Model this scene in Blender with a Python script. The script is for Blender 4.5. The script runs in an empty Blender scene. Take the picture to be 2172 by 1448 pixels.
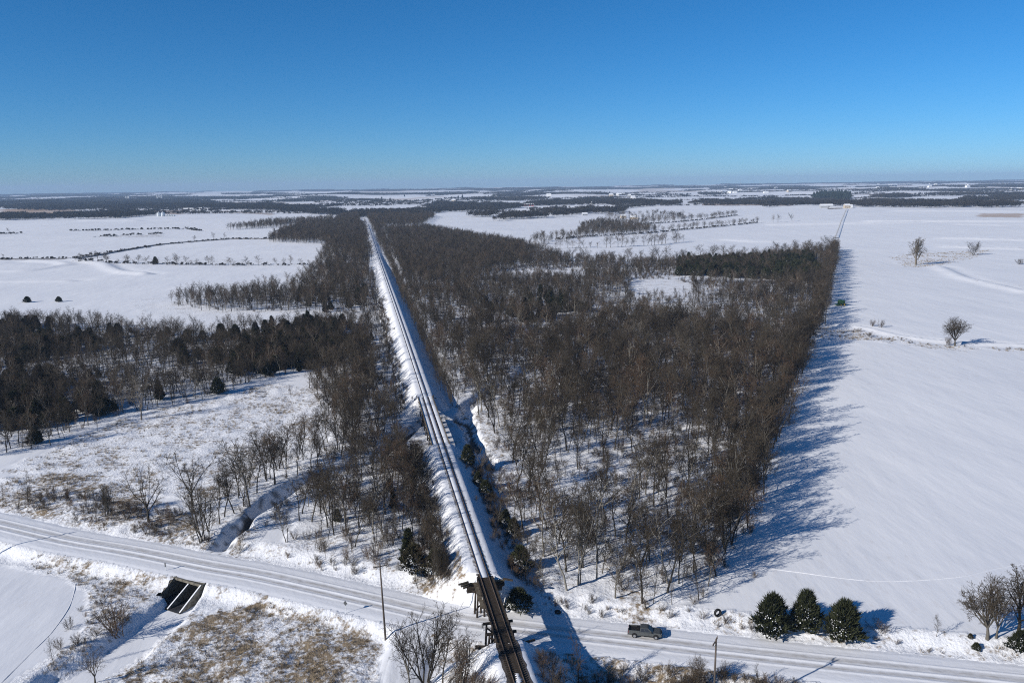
import bpy, bmesh, math, random
import numpy as np
from mathutils import Matrix, Vector

random.seed(7); RNG = np.random.default_rng(7)
scene = bpy.context.scene
COL = scene.collection

# ------------------------------------------------------------------ camera
CAM_H = 76.0; FPX = 1689.0; IW, IH = 2172, 1448
PITCH = math.radians(11.2); ROLL = math.radians(0.79)
cp, sp_, cr, sr = math.cos(PITCH), math.sin(PITCH), math.cos(ROLL), math.sin(ROLL)
fwd = Vector((0, cp, -sp_)); upv = Vector((0, sp_, cp)); rgt = Vector((1, 0, 0))
cam_d = bpy.data.cameras.new('camera'); cam = bpy.data.objects.new('camera', cam_d); COL.objects.link(cam)
cx = rgt * cr - upv * sr; cy = rgt * sr + upv * cr; cz = -fwd
M = Matrix((cx, cy, cz)).transposed().to_4x4(); M.translation = (0, 0, CAM_H)
cam.matrix_world = M
cam_d.sensor_width = 36; cam_d.lens = FPX / IW * 36
cam_d.clip_start = 1; cam_d.clip_end = 60000
scene.camera = cam

# ------------------------------------------------------------------ sky, sun, exposure
SUN_AZ = math.radians(31); SUN_EL = math.radians(25)          # shadows run towards +x,+y at 31 degrees
w = bpy.data.worlds.new('World'); scene.world = w; w.use_nodes = True
nt = w.node_tree; nt.nodes.clear()
sky = nt.nodes.new('ShaderNodeTexSky'); sky.sky_type = 'NISHITA'; sky.sun_disc = False
sky.sun_elevation = SUN_EL
to_sun = Vector((-math.cos(SUN_AZ) * math.cos(SUN_EL), -math.sin(SUN_AZ) * math.cos(SUN_EL), math.sin(SUN_EL)))
sky.sun_rotation = math.atan2(to_sun.x, to_sun.y)
sky.altitude = 0; sky.air_density = 0.72; sky.dust_density = 0.16; sky.ozone_density = 10.0
gam = nt.nodes.new('ShaderNodeGamma'); gam.inputs[1].default_value = 1.0
hsv = nt.nodes.new('ShaderNodeHueSaturation'); hsv.inputs['Saturation'].default_value = 1.09; hsv.inputs['Hue'].default_value = 0.493
bg = nt.nodes.new('ShaderNodeBackground'); bg.inputs[1].default_value = 0.087
wo = nt.nodes.new('ShaderNodeOutputWorld')
nt.links.new(sky.outputs[0], gam.inputs[0]); nt.links.new(gam.outputs[0], hsv.inputs['Color'])
nt.links.new(hsv.outputs[0], bg.inputs[0]); nt.links.new(bg.outputs[0], wo.inputs[0])
sun_d = bpy.data.lights.new('sun', 'SUN'); sun_d.energy = 4.8; sun_d.angle = math.radians(0.5); sun_d.color = (1.0, 0.945, 0.87)
sun = bpy.data.objects.new('sun', sun_d); COL.objects.link(sun)
sun.rotation_euler = to_sun.to_track_quat('Z', 'Y').to_euler(); sun.location = (-200, -100, 300)
vs = scene.view_settings; vs.view_transform = 'Standard'; vs.look = 'None'; vs.gamma = 1; vs.use_curve_mapping = False
vs.exposure = 0.3
scene.cycles.filter_width = 1.1; scene.cycles.use_denoising = False; scene.cycles.use_adaptive_sampling = True; scene.cycles.adaptive_threshold = 0.012; scene.cycles.max_bounces = 4; scene.cycles.diffuse_bounces = 2; scene.cycles.glossy_bounces = 2
scene.cycles.transmission_bounces = 2; scene.cycles.volume_bounces = 0; scene.cycles.transparent_max_bounces = 4

# ------------------------------------------------------------------ numpy helpers
def sst(a, b, x):
    t = np.clip((np.asarray(x, float) - a) / (b - a), 0, 1); return t * t * (3 - 2 * t)
def _hash(ix, iy, seed):
    n = (ix.astype(np.int64) * 374761393 + iy.astype(np.int64) * 668265263 + seed * 1442695041) & 0xFFFFFFFF
    n = ((n ^ (n >> 13)) * 1274126177) & 0xFFFFFFFF
    n = (n ^ (n >> 16)) & 0xFFFFFFFF
    return n / 4294967295.0
def vnoise(x, y, seed=0):
    x = np.asarray(x, float); y = np.asarray(y, float)
    ix = np.floor(x); iy = np.floor(y); fx = x - ix; fy = y - iy
    fx = fx * fx * (3 - 2 * fx); fy = fy * fy * (3 - 2 * fy)
    a = _hash(ix, iy, seed); b = _hash(ix + 1, iy, seed); c = _hash(ix, iy + 1, seed); d = _hash(ix + 1, iy + 1, seed)
    return (a + (b - a) * fx) * (1 - fy) + (c + (d - c) * fx) * fy
def fbm(x, y, seed=0, oct=4):
    s = 0; a = 0.5; t = 0
    for k in range(oct):
        s = s + a * vnoise(x, y, seed + k * 17); t += a; a *= 0.5; x = x * 2.03 + 5.1; y = y * 2.03 + 3.7
    return s / t
def ray_dir(px, py):
    u = (np.asarray(px, float) - IW / 2) / FPX; v = -(np.asarray(py, float) - IH / 2) / FPX
    x = u * cr + v * sr; y = -u * sr + v * cr
    return x, cp + y * sp_, -sp_ + y * cp
def flat_pt(px, py, z=0.0):
    dx, dy, dz = ray_dir(px, py); t = (z - CAM_H) / dz
    return np.stack([dx * t, dy * t], -1)
def catmull(pts, n=8):
    P = np.asarray(pts, float); P = np.vstack([2 * P[0] - P[1], P, 2 * P[-1] - P[-2]]); out = []
    for i in range(1, len(P) - 2):
        for k in range(n):
            t = k / n; a, b, c, d = P[i - 1], P[i], P[i + 1], P[i + 2]
            out.append(0.5 * (2 * b + (c - a) * t + (2 * a - 5 * b + 4 * c - d) * t * t + (3 * b - a - 3 * c + d) * t ** 3))
    out.append(P[-2]); return np.array(out)
def pl_dist(x, y, P, maxd=None):
    """distance, signed side (left of travel positive) and arclength of the nearest point on polyline P; beyond maxd only maxd"""
    x = np.asarray(x, float); y = np.asarray(y, float)
    if maxd is not None:
        lo = P.min(0) - maxd; hi = P.max(0) + maxd
        m = (x > lo[0]) & (x < hi[0]) & (y > lo[1]) & (y < hi[1])
        D = np.full(x.shape, float(maxd)); S = np.ones(x.shape); A = np.zeros(x.shape)
        if m.any():
            d, s, a = pl_dist(x[m], y[m], P); D[m] = d; S[m] = s; A[m] = a
        return D, S, A
    best = np.full(x.shape, 1e18); side = np.zeros(x.shape); arc = np.zeros(x.shape); L = 0.0
    for i in range(len(P) - 1):
        ax, ay = P[i]; bx, by = P[i + 1]; ex, ey = bx - ax, by - ay; l2 = ex * ex + ey * ey; l = math.sqrt(l2)
        t = np.clip(((x - ax) * ex + (y - ay) * ey) / l2, 0, 1)
        qx = x - (ax + t * ex); qy = y - (ay + t * ey); d = qx * qx + qy * qy
        m = d < best; best[m] = d[m]; side[m] = np.sign(ex * qy - ey * qx)[m]; arc[m] = (L + t * l)[m]; L += l
    return np.sqrt(best), side, arc
def pip(x, y, poly):
    poly = np.asarray(poly); lo = poly.min(0); hi = poly.max(0)
    bb = (x >= lo[0]) & (x <= hi[0]) & (y >= lo[1]) & (y <= hi[1])
    if not bb.all():
        out = np.zeros(x.shape, bool)
        if bb.any(): out[bb] = pip(x[bb], y[bb], poly)
        return out
    ins = np.zeros(x.shape, bool); n = len(poly)
    for i in range(n):
        x0, y0 = poly[i]; x1, y1 = poly[(i + 1) % n]
        if y0 == y1: continue
        c = ((y0 > y) != (y1 > y)) & (x < (x1 - x0) * (y - y0) / (y1 - y0) + x0); ins ^= c
    return ins

# ------------------------------------------------------------------ layout lines (metres)
_rp = flat_pt(*np.array([(0, 1113), (138, 1145), (276, 1169), (442, 1202), (560, 1223), (776, 1271), (914, 1303), (1011, 1320),
    (1168, 1339), (1360, 1361), (1520, 1380), (1680, 1398), (2172, 1450)]).T)
_d0 = (_rp[0] - _rp[1]) / np.linalg.norm(_rp[0] - _rp[1]); _d1 = (_rp[-1] - _rp[-3]) / np.linalg.norm(_rp[-1] - _rp[-3])
ROAD = catmull(np.vstack([[_rp[0] + _d0 * k for k in (260, 200, 150, 105, 70, 40, 18)], _rp, [_rp[-1] + _d1 * k for k in (30, 65, 110, 170, 240)]]), 8)
R0 = np.array([-1.4, 111.7]); RE = np.array([-0.1867, 0.9824]); RN = np.array([0.9824, 0.1867])   # railway origin, direction, right normal
def rail_sd(x, y):
    return (x - R0[0]) * RE[0] + (y - R0[1]) * RE[1], (x - R0[0]) * RN[0] + (y - R0[1]) * RN[1]
def rail_z(s):
    return 6.0 - 3.2 * sst(260, 800, s)
GAP1 = (1.2, 21.8); GAP2 = (100.0, 150.0)
CREEK_S = catmull(np.vstack([flat_pt(*np.array([(404, 1255), (375, 1290), (330, 1325), (278, 1368), (225, 1405), (140, 1455), (60, 1520)]).T, -2.5)]), 6)
CREEK_N = catmull(np.vstack([flat_pt(*np.array([(425, 1200), (470, 1172), (500, 1142), (535, 1108), (590, 1068), (655, 1030), (730, 1000), (800, 985), (850, 945), (912, 905), (985, 905),
    (1010, 960), (1045, 1010)]).T, -1.0), ]), 6)
CREEK_E = catmull(np.vstack([flat_pt(*np.array([(1330, 590), (1345, 620), (1300, 650), (1240, 680), (1200, 730), (1130, 790), (1060, 830), (1000, 870), (985, 905)]).T, -1.0)]), 5)
LANE = catmull(flat_pt(*np.array([(905, 1330), (880, 1345), (860, 1385), (848, 1430), (840, 1480), (835, 1560)]).T, -0.6), 6)
TERR = [  # terraces in the fields: pixel line, height, half width (m)
    ([(0, 577), (60, 575), (110, 567), (138, 563), (120, 556), (60, 553)], 1.3, 9), ([(150, 551), (215, 560), (235, 570), (260, 578), (310, 582)], 1.6, 9),
    ([(0, 598), (60, 598), (150, 597)], 0.9, 8), ([(1850, 470), (2000, 470), (2172, 471)], 2.2, 22), ([(2010, 503), (2172, 507)], 1.6, 16),
    ([(2010, 519), (2172, 524)], 1.6, 15), ([(1900, 450), (2172, 452)], 2.2, 25), ([(2040, 476), (2130, 478)], 1.6, 18), ([(1540, 505), (1640, 508), (1760, 497)], 1.2, 14),
    ([(1990, 560), (2040, 585), (2100, 600), (2172, 618)], 1.3, 9), ([(1760, 690), (1830, 697), (1900, 715), (2010, 730), (2172, 737)], 0.8, 5),
    ([(1640, 474), (1960, 473)], 1.6, 20), ([(180, 470), (290, 471)], 2, 25)]
TERR = [(catmull(flat_pt(*np.array(p, float).T), 4), a * 1.35, wd * .62) for p, a, wd in TERR]

def base_z(x, y):
    x = np.asarray(x, float); y = np.asarray(y, float)
    r = np.hypot(x, y)
    amp = 3.0 * sst(420, 900, r) + 5 * sst(900, 2200, r) + 14 * sst(2600, 5500, r)
    z = amp * (fbm(x / 620 + 3.3, y / 620 + 1.7, 3, 3) - 0.5) * 2 - 0.6 * amp * 0.3
    z = z + 0.5 * (fbm(x / 60, y / 60, 9, 2) - 0.5) * sst(140, 260, r)
    dist, side, arc = pl_dist(x, y, ROAD, 420); d = dist * side
    north = 1.5 * sst(6.0, 11, d); south = -1.5 * sst(5.6, 9, -d) + 0.3 * sst(12, 25, -d)
    near = 1 - sst(150, 400, dist)
    z = z * sst(4, 30, dist) + (north * (1 - 0.6 * sst(-55, -80, x)) + south) * near
    # creeks
    for P, bed, hw, bank in ((CREEK_S, -3.2, 3.2, 3.2), (CREEK_N, -1.5, 0.5, 2.3), (CREEK_E, -0.2, 1.2, 2.5)):
        dc, _, _ar = pl_dist(x, y, P, 20)
        wob = 2.6 * (fbm(x / 6, y / 6, 31, 2) - 0.5)
        if P is CREEK_S: wob = wob * sst(11, 16, dist); bank = .5 + 2.7 * sst(11.5, 17, dist)
        if P is CREEK_N: bed = bed + 1.0 * sst(38, 60, _ar)
        k = 1 - sst(hw + wob, hw + bank + wob, dc)
        k = k * sst(6.2, 8.0, dist) if P is CREEK_N else k * sst(5.6, 6.4, dist)
        z = z * (1 - k) + np.minimum(z, bed) * k
    dl, _, _ = pl_dist(x, y, LANE, 12)
    k = 1 - sst(2.6, 5.0, dl); z = z * (1 - k) + (-0.75 * sst(5, 12, dist)) * k
    for P, a, wd in TERR:
        dd, sd, _ = pl_dist(x, y, P, wd * 4)
        z = z + a * np.exp(-(dd / wd) ** 2) - 0.5 * a * np.exp(-((dd * sd - 1.6 * wd) / wd) ** 2)
    # railway embankment
    s, n = rail_sd(x, y); zt = rail_z(s)
    lat = np.maximum(0, np.abs(n) - 2.5)
    e1 = np.maximum(0, np.minimum(s - GAP1[0], (GAP1[1] - s) * 2.6))
    e2 = np.maximum(0, np.minimum(s - GAP2[0], GAP2[1] - s))
    e = np.maximum(e1, e2)
    emb = zt - np.hypot(lat / 1.3, e / 1.15)
    emb = np.where(s < 1900, emb, -50)
    z = np.maximum(z, emb + 0.0)
    k = 1 - sst(5.2, 5.8, dist); z = z * (1 - k)              # road bed stays level
    return z

def terrain_at(px, py):
    """world point where the sight line of a photo pixel meets the ground"""
    px = np.atleast_1d(np.asarray(px, float)); py = np.atleast_1d(np.asarray(py, float))
    dx, dy, dz = ray_dir(px, py); dz = np.minimum(dz, -0.0045)
    t = (0 - CAM_H) / dz
    for _ in range(5):
        z = base_z(dx * t, dy * t); t = 0.35 * t + 0.65 * (z - CAM_H) / dz
    return np.stack([dx * t, dy * t, base_z(dx * t, dy * t)], -1)
def gp(px, py):
    return Vector(terrain_at(px, py)[0])
def wpoly(pts):
    a = np.array(pts, float); return terrain_at(a[:, 0], a[:, 1])[:, :2]

# ------------------------------------------------------------------ materials
MATS = {}
def principled(name, color, rough=0.8, metal=0.0, spec=0.3):
    if name in MATS: return MATS[name]
    m = bpy.data.materials.new(name); m.use_nodes = True; b = m.node_tree.nodes['Principled BSDF']
    b.inputs['Base Color'].default_value = (*color, 1); b.inputs['Roughness'].default_value = rough
    b.inputs['Metallic'].default_value = metal; b.inputs['Specular IOR Level'].default_value = spec
    MATS[name] = m; return m
def noisy(name, c1, c2, scale=3.0, rough=0.85, bump=0.0, spec=0.2, detail=4.0, stretch=(1, 1, 1)):
    if name in MATS: return MATS[name]
    m = principled(name, c1, rough, 0, spec); t = m.node_tree; b = t.nodes['Principled BSDF']
    tc = t.nodes.new('ShaderNodeTexCoord'); mp = t.nodes.new('ShaderNodeMapping'); mp.inputs['Scale'].default_value = stretch
    n = t.nodes.new('ShaderNodeTexNoise'); n.inputs['Scale'].default_value = scale; n.inputs['Detail'].default_value = detail
    r = t.nodes.new('ShaderNodeValToRGB'); r.color_ramp.elements[0].color = (*c1, 1); r.color_ramp.elements[1].color = (*c2, 1)
    r.color_ramp.elements[0].position = 0.35; r.color_ramp.elements[1].position = 0.65
    t.links.new(tc.outputs['Object'], mp.inputs[0]); t.links.new(mp.outputs[0], n.inputs['Vector'])
    t.links.new(n.outputs['Fac'], r.inputs[0]); t.links.new(r.outputs[0], b.inputs['Base Color'])
    if bump:
        bp = t.nodes.new('ShaderNodeBump'); bp.inputs['Strength'].default_value = bump
        t.links.new(n.outputs['Fac'], bp.inputs['Height']); t.links.new(bp.outputs[0], b.inputs['Normal'])
    return m
def per_object(name, c1, c2, rough=0.9, c3=None):
    """colour that differs from plant to plant"""
    if name in MATS: return MATS[name]
    m = principled(name, c1, rough, 0, 0.1); t = m.node_tree; b = t.nodes['Principled BSDF']
    oi = t.nodes.new('ShaderNodeObjectInfo'); r = t.nodes.new('ShaderNodeValToRGB')
    r.color_ramp.elements[0].color = (*c1, 1); r.color_ramp.elements[1].color = (*c2, 1)
    if c3:
        e = r.color_ramp.elements.new(0.72); e.color = (*c2, 1); r.color_ramp.elements[2].color = (*c3, 1)
    t.links.new(oi.outputs['Random'], r.inputs[0]); t.links.new(r.outputs[0], b.inputs['Base Color'])
    return m

def snow_material():
    m = bpy.data.materials.new('snow_ground'); m.use_nodes = True; t = m.node_tree; N = t.nodes; L = t.links
    b = N['Principled BSDF']; b.inputs['Roughness'].default_value = 0.75; b.inputs['Specular IOR Level'].default_value = 0.25
    at = N.new('ShaderNodeVertexColor'); at.layer_name = 'cover'
    sep = N.new('ShaderNodeSeparateColor'); L.new(at.outputs['Color'], sep.inputs[0])
    tc = N.new('ShaderNodeTexCoord')
    def noise(scale, detail=3, stretch=None, rot=0, rough=0.55):
        n = N.new('ShaderNodeTexNoise'); n.inputs['Scale'].default_value = scale; n.inputs['Detail'].default_value = detail; n.inputs['Roughness'].default_value = rough
        if stretch:
            mp = N.new('ShaderNodeMapping'); mp.inputs['Scale'].default_value = stretch; mp.inputs['Rotation'].default_value = (0, 0, rot)
            L.new(tc.outputs['Object'], mp.inputs[0]); L.new(mp.outputs[0], n.inputs['Vector'])
        else: L.new(tc.outputs['Object'], n.inputs['Vector'])
        return n.outputs['Fac']
    def math_(op, a, c, clamp=False):
        n = N.new('ShaderNodeMath'); n.operation = op; n.use_clamp = clamp
        for i, v in enumerate((a, c)):
            if isinstance(v, (int, float)): n.inputs[i].default_value = v
            else: L.new(v, n.inputs[i])
        return n.outputs[0]
    def mix(f, a, c):
        n = N.new('ShaderNodeMix'); n.data_type = 'RGBA'
        if isinstance(f, (int, float)): n.inputs['Factor'].default_value = f
        else: L.new(f, n.inputs['Factor'])
        for k, v in (('A', a), ('B', c)):
            s_ = [i for i in n.inputs if i.name == k and i.type == 'RGBA'][0]
            if isinstance(v, tuple): s_.default_value = (*v, 1)
            else: L.new(v, s_)
        return [o for o in n.outputs if o.type == 'RGBA'][0]
    veg, tan, dark = sep.outputs[0], sep.outputs[1], sep.outputs[2]
    big = noise(0.012, 3); snow = mix(big, (0.65, 0.665, 0.70), (0.79, 0.795, 0.805))
    # grass and litter poking through
    fine = noise(0.9, 5, rough=0.7); coarse = noise(0.11, 3)
    g = math_('ADD', math_('MULTIPLY', fine, 0.75), math_('MULTIPLY', coarse, 0.5))
    thr = math_('SUBTRACT', 1.0, math_('MULTIPLY', veg, 0.53))
    gm = math_('MULTIPLY', math_('SUBTRACT', g, thr), 7.0, True)
    gcol = mix(noise(0.35, 3), (0.11, 0.082, 0.055), (0.30, 0.235, 0.155))
    c = mix(gm, snow, gcol)
    # stubble fields far off
    tn = math_('MULTIPLY', tan, math_('ADD', 0.45, math_('MULTIPLY', noise(0.004, 5, (1, 3, 1)), 0.9)), True)
    c = mix(tn, c, (0.33, 0.21, 0.115))
    # stubble specks on the open fields
    sp = noise(0.55, 5, (1.0, 0.35, 1), math.radians(28), 0.7)
    spm = math_('MULTIPLY', math_('MULTIPLY', math_('SUBTRACT', sp, 0.575), 5.0, True), math_('MULTIPLY', math_('SUBTRACT', noise(0.008, 2), 0.40), 3.0, True))
    c = mix(math_('MULTIPLY', spm, 0.5), c, (0.36, 0.28, 0.21))
    c = mix(dark, c, (0.022, 0.02, 0.018))
    L.new(c, b.inputs['Base Color'])
    # wind crust and lumps
    h1 = noise(0.6, 4, (1.0, 0.3, 1), math.radians(28)); h2 = noise(1.6, 4); h3 = noise(0.05, 3, (1, 0.4, 1), math.radians(20))
    h = math_('ADD', math_('MULTIPLY', h1, 0.10), math_('MULTIPLY', math_('MULTIPLY', h2, veg), 0.5))
    h = math_('ADD', h, math_('MULTIPLY', h3, 0.95))
    bp = N.new('ShaderNodeBump'); bp.inputs['Strength'].default_value = 0.7; bp.inputs['Distance'].default_value = 1.0
    L.new(h, bp.inputs['Height']); L.new(bp.outputs[0], b.inputs['Normal'])
    return m
M_SNOW = snow_material()
M_SNOWPLAIN = noisy('snow_plain', (0.68, 0.70, 0.73), (0.76, 0.77, 0.78), 0.8, 0.75, 0.25)
M_TWIG = per_object('twigs', (0.026, 0.020, 0.014), (0.080, 0.064, 0.045), .9, (0.095, 0.060, 0.038))
M_BARK = per_object('bark', (0.026, 0.023, 0.019), (0.085, 0.077, 0.064), .9, (0.22, 0.205, 0.175))
M_PALE = per_object('pale_twigs', (0.13, 0.112, 0.088), (0.18, 0.155, 0.125))
M_BRUSH = per_object('brush_twigs', (0.040, 0.031, 0.025), (0.10, 0.08, 0.06), .9, (0.13, 0.085, 0.055))
M_CEDAR = per_object('cedar_foliage', (0.020, 0.024, 0.012), (0.042, 0.046, 0.022), .9, (0.050, 0.040, 0.022))
M_PINE = per_object('pine_foliage', (0.020, 0.030, 0.018), (0.035, 0.045, 0.025))
M_GRASS = per_object('dry_grass', (0.14, 0.105, 0.068), (0.34, 0.27, 0.17))
M_TIMBER = noisy('creosoted_timber', (0.022, 0.017, 0.013), (0.06, 0.046, 0.034), 1.6, 0.85, 0.3)
M_TIMBERW = noisy('weathered_timber', (0.07, 0.055, 0.035), (0.14, 0.115, 0.08), 1.6, 0.85, 0.3)
M_BALLAST = noisy('ballast', (0.03, 0.025, 0.022), (0.11, 0.095, 0.085), 6, 0.95, 0.6)
M_RAIL = noisy('rail_steel', (0.05, 0.035, 0.028), (0.10, 0.075, 0.06), 4, 0.55)
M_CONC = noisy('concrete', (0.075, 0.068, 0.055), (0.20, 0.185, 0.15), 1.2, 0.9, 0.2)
M_RUBBER = principled('rubber', (0.015, 0.015, 0.016), 0.8)

# ------------------------------------------------------------------ object helpers
def props(o, label=None, cat=None, group=None, kind=None):
    for k, v in (('label', label), ('category', cat), ('group', group), ('kind', kind)):
        if v: o[k] = v
    return o
def mesh_np(name, V, F, mat=None, smooth=False):
    """V (n,3), F (m,k) with k = 3 or 4"""
    me = bpy.data.meshes.new(name); V = np.asarray(V, np.float32); F = np.asarray(F, np.int32); k = F.shape[1]
    me.vertices.add(len(V)); me.vertices.foreach_set('co', V.ravel())
    me.loops.add(F.size); me.loops.foreach_set('vertex_index', F.ravel())
    me.polygons.add(len(F)); me.polygons.foreach_set('loop_start', np.arange(0, F.size, k, dtype=np.int32))
    if smooth: me.polygons.foreach_set('use_smooth', np.ones(len(F), bool))
    me.update(calc_edges=True)
    if mat: me.materials.append(mat)
    return me
def link(name, me, parent=None, loc=None):
    o = bpy.data.objects.new(name, me); COL.objects.link(o)
    if parent: o.parent = parent
    if loc is not None: o.location = loc
    return o
def empty(name, loc=(0, 0, 0), rz=0.0, sc=1.0):
    o = bpy.data.objects.new(name, None); COL.objects.link(o); o.location = loc; o.rotation_euler = (0, 0, rz)
    o.scale = (sc, sc, sc) if not hasattr(sc, '__len__') else sc
    o.empty_display_size = 0.5
    return o
class MB:
    """collects boxes, beams, lathes into one mesh"""
    def __init__(self): self.v = []; self.f = []
    def add(self, vs_, fs):
        o = len(self.v); self.v += [tuple(a) for a in vs_]; self.f += [tuple(i + o for i in f) for f in fs]; return self
    def box(self, c, s, rz=0.0):
        hx, hy, hz = s[0] / 2, s[1] / 2, s[2] / 2; ca, sa = math.cos(rz), math.sin(rz); vs_ = []
        for dz in (-hz, hz):
            for dx, dy in ((-hx, -hy), (hx, -hy), (hx, hy), (-hx, hy)):
                vs_.append((c[0] + dx * ca - dy * sa, c[1] + dx * sa + dy * ca, c[2] + dz))
        return self.add(vs_, [(0, 3, 2, 1), (4, 5, 6, 7), (0, 1, 5, 4), (1, 2, 6, 5), (2, 3, 7, 6), (3, 0, 4, 7)])
    def beam(self, a, b, wd, ht, up=(0, 0, 1)):
        a = Vector(a); b = Vector(b); d = (b - a).normalized(); u = Vector(up)
        if abs(d.dot(u)) > 0.95: u = Vector((0, 1, 0))
        r = d.cross(u).normalized(); u = r.cross(d).normalized(); vs_ = []
        for p in (a, b):
            for i, j in ((-1, -1), (1, -1), (1, 1), (-1, 1)): vs_.append(p + r * (i * wd / 2) + u * (j * ht / 2))
        return self.add(vs_, [(0, 3, 2, 1), (4, 5, 6, 7), (0, 1, 5, 4), (1, 2, 6, 5), (2, 3, 7, 6), (3, 0, 4, 7)])
    def tube(self, a, b, r0, r1, n=8, caps=True):
        a = Vector(a); b = Vector(b); d = (b - a).normalized(); u = Vector((0, 0, 1)) if abs(d.z) < 0.9 else Vector((1, 0, 0))
        r = d.cross(u).normalized(); u = r.cross(d); vs_ = []
        for p, rr in ((a, r0), (b, r1)):
            for k in range(n): t = 2 * math.pi * k / n; vs_.append(p + r * (math.cos(t) * rr) + u * (math.sin(t) * rr))
        fs = [(k, (k + 1) % n, n + (k + 1) % n, n + k) for k in range(n)]
        if caps: fs += [tuple(range(n - 1, -1, -1)), tuple(range(n, 2 * n))]
        return self.add(vs_, fs)
    def prism(self, prof, y0, y1):
        """profile in xz extruded along y"""
        n = len(prof); vs_ = [(x, y0, z) for x, z in prof] + [(x, y1, z) for x, z in prof]
        fs = [(k, (k + 1) % n, n + (k + 1) % n, n + k) for k in range(n)] + [tuple(range(n - 1, -1, -1)), tuple(range(n, 2 * n))]
        return self.add(vs_, fs)
    def build(self, name, mat, parent=None, bevel=0.0, smooth=False, loc=None):
        me = bpy.data.meshes.new(name); me.from_pydata(self.v, [], self.f)
        bm = bmesh.new(); bm.from_mesh(me); bmesh.ops.recalc_face_normals(bm, faces=bm.faces)
        if bevel: bmesh.ops.bevel(bm, geom=bm.edges[:], offset=bevel, segments=2, affect='EDGES', profile=0.6)
        bm.to_mesh(me); bm.free()
        if smooth:
            for p in me.polygons: p.use_smooth = True
        me.materials.append(mat); return link(name, me, parent, loc)

# ------------------------------------------------------------------ wood outlines (where trunks stand), as ground polygons
WOODS = {k: wpoly(v) for k, v in {
    'east': [(1150, 1262), (1125, 1190), (1095, 1080), (1055, 960), (1020, 890), (960, 810), (914, 720), (882, 650), (854, 590), (834, 530), (818, 490), (900, 486), (1000, 502), (1110, 522),
             (1200, 552), (1330, 560), (1450, 560), (1600, 550), (1771, 530), (1761, 570), (1735, 683), (1711, 717), (1691, 777), (1635, 907), (1598, 1033), (1531, 1167), (1512, 1230), (1498, 1270), (1400, 1292), (1280, 1282)],
    'westnear': [(600, 1150), (640, 1075), (690, 1010), (715, 950), (690, 880), (650, 820), (700, 770), (800, 715), (826, 780), (848, 860), (868, 950), (884, 1060), (880, 1150), (810, 1195), (720, 1205), (640, 1190)],
    'cedarwood': [(0, 968), (110, 945), (230, 885), (400, 858), (560, 805), (690, 775), (800, 715), (790, 690), (640, 690), (520, 700), (420, 715), (300, 705), (150, 690), (0, 690), (-120, 700), (-120, 980)],
    'westmid': [(812, 690), (780, 668), (600, 662), (430, 662), (345, 642), (480, 632), (640, 606), (668, 575), (690, 530), (700, 512), (700, 482), (745, 462), (778, 478), (790, 520), (800, 580), (810, 640)],
    'railfar': [(690, 476), (740, 460), (780, 452), (860, 452), (925, 460), (890, 482), (820, 484), (778, 478)],
}.items()}
CLEAR = [(wpoly([(px + rx * math.cos(a), py + ry * math.sin(a)) for a in np.linspace(0, 6.2, 14)])) for px, py, rx, ry in
         ((1130, 584, 120, 9), (1395, 612, 75, 20), (1560, 590, 160, 7), (1685, 576, 45, 7), (1420, 655, 60, 10), (1370, 760, 45, 14), (1110, 800, 60, 14), (560, 672, 220, 6), (1130, 720, 50, 9))]
VEGP = [(wpoly(p), v) for p, v in (
    ([(560, 1268), (640, 1290), (760, 1330), (815, 1370), (800, 1500), (240, 1500), (250, 1440), (330, 1370), (420, 1310), (480, 1290)], 0.85),
    ([(90, 1150), (240, 1215), (330, 1235), (300, 1290), (260, 1330), (190, 1390), (60, 1500), (20, 1500), (110, 1400), (180, 1320), (180, 1260), (60, 1195)], 0.72),
    ([(1100, 1390), (1200, 1385), (1400, 1402), (1600, 1432), (1700, 1450), (1700, 1520), (1000, 1520)], 0.85),
    ([(0, 1075), (0, 1010), (200, 1000), (420, 1100), (470, 1150), (440, 1178), (280, 1140), (130, 1105)], 0.78),
    ([(0, 1000), (250, 890), (560, 815), (690, 820), (700, 900), (600, 1010), (440, 1075), (200, 1010)], 0.68),
    ([(550, 1185), (640, 1190), (840, 1200), (1000, 1215), (1000, 1290), (900, 1280), (700, 1225)], 0.55),
    ([(1130, 1270), (1300, 1290), (1500, 1290), (1800, 1340), (2172, 1370), (2172, 1406), (1680, 1365), (1360, 1330), (1180, 1305)], 0.66),
    ([(870, 1200), (1000, 1210), (985, 1240), (880, 1235)], 0.75),
    ([(830, 800), (900, 840), (905, 960), (880, 1000), (850, 930)], 0.75), ([(945, 850), (1040, 880), (1080, 1000), (1000, 960)], 0.7),
    ([(1720, 690), (1830, 700), (1900, 715), (2020, 735), (2172, 738), (2172, 745), (1990, 742), (1840, 722), (1740, 722), (1715, 735)], 0.66),
    ([(1885, 545), (1930, 537), (2110, 530), (2075, 545), (1990, 562), (1920, 568)], 0.55), ([(1985, 562), (2010, 570), (2172, 612), (2172, 622), (2060, 595)], 0.6),
    ([(280, 635), (330, 628), (480, 640), (780, 668), (780, 690), (440, 700), (280, 660)], 0.55), ([(165, 545), (660, 556), (660, 566), (330, 563)], 0.6),
    ([(150, 487), (310, 487), (440, 484), (420, 491), (200, 492)], 0.75), ([(200, 503), (350, 497), (340, 503)], 0.75),
)]
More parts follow.
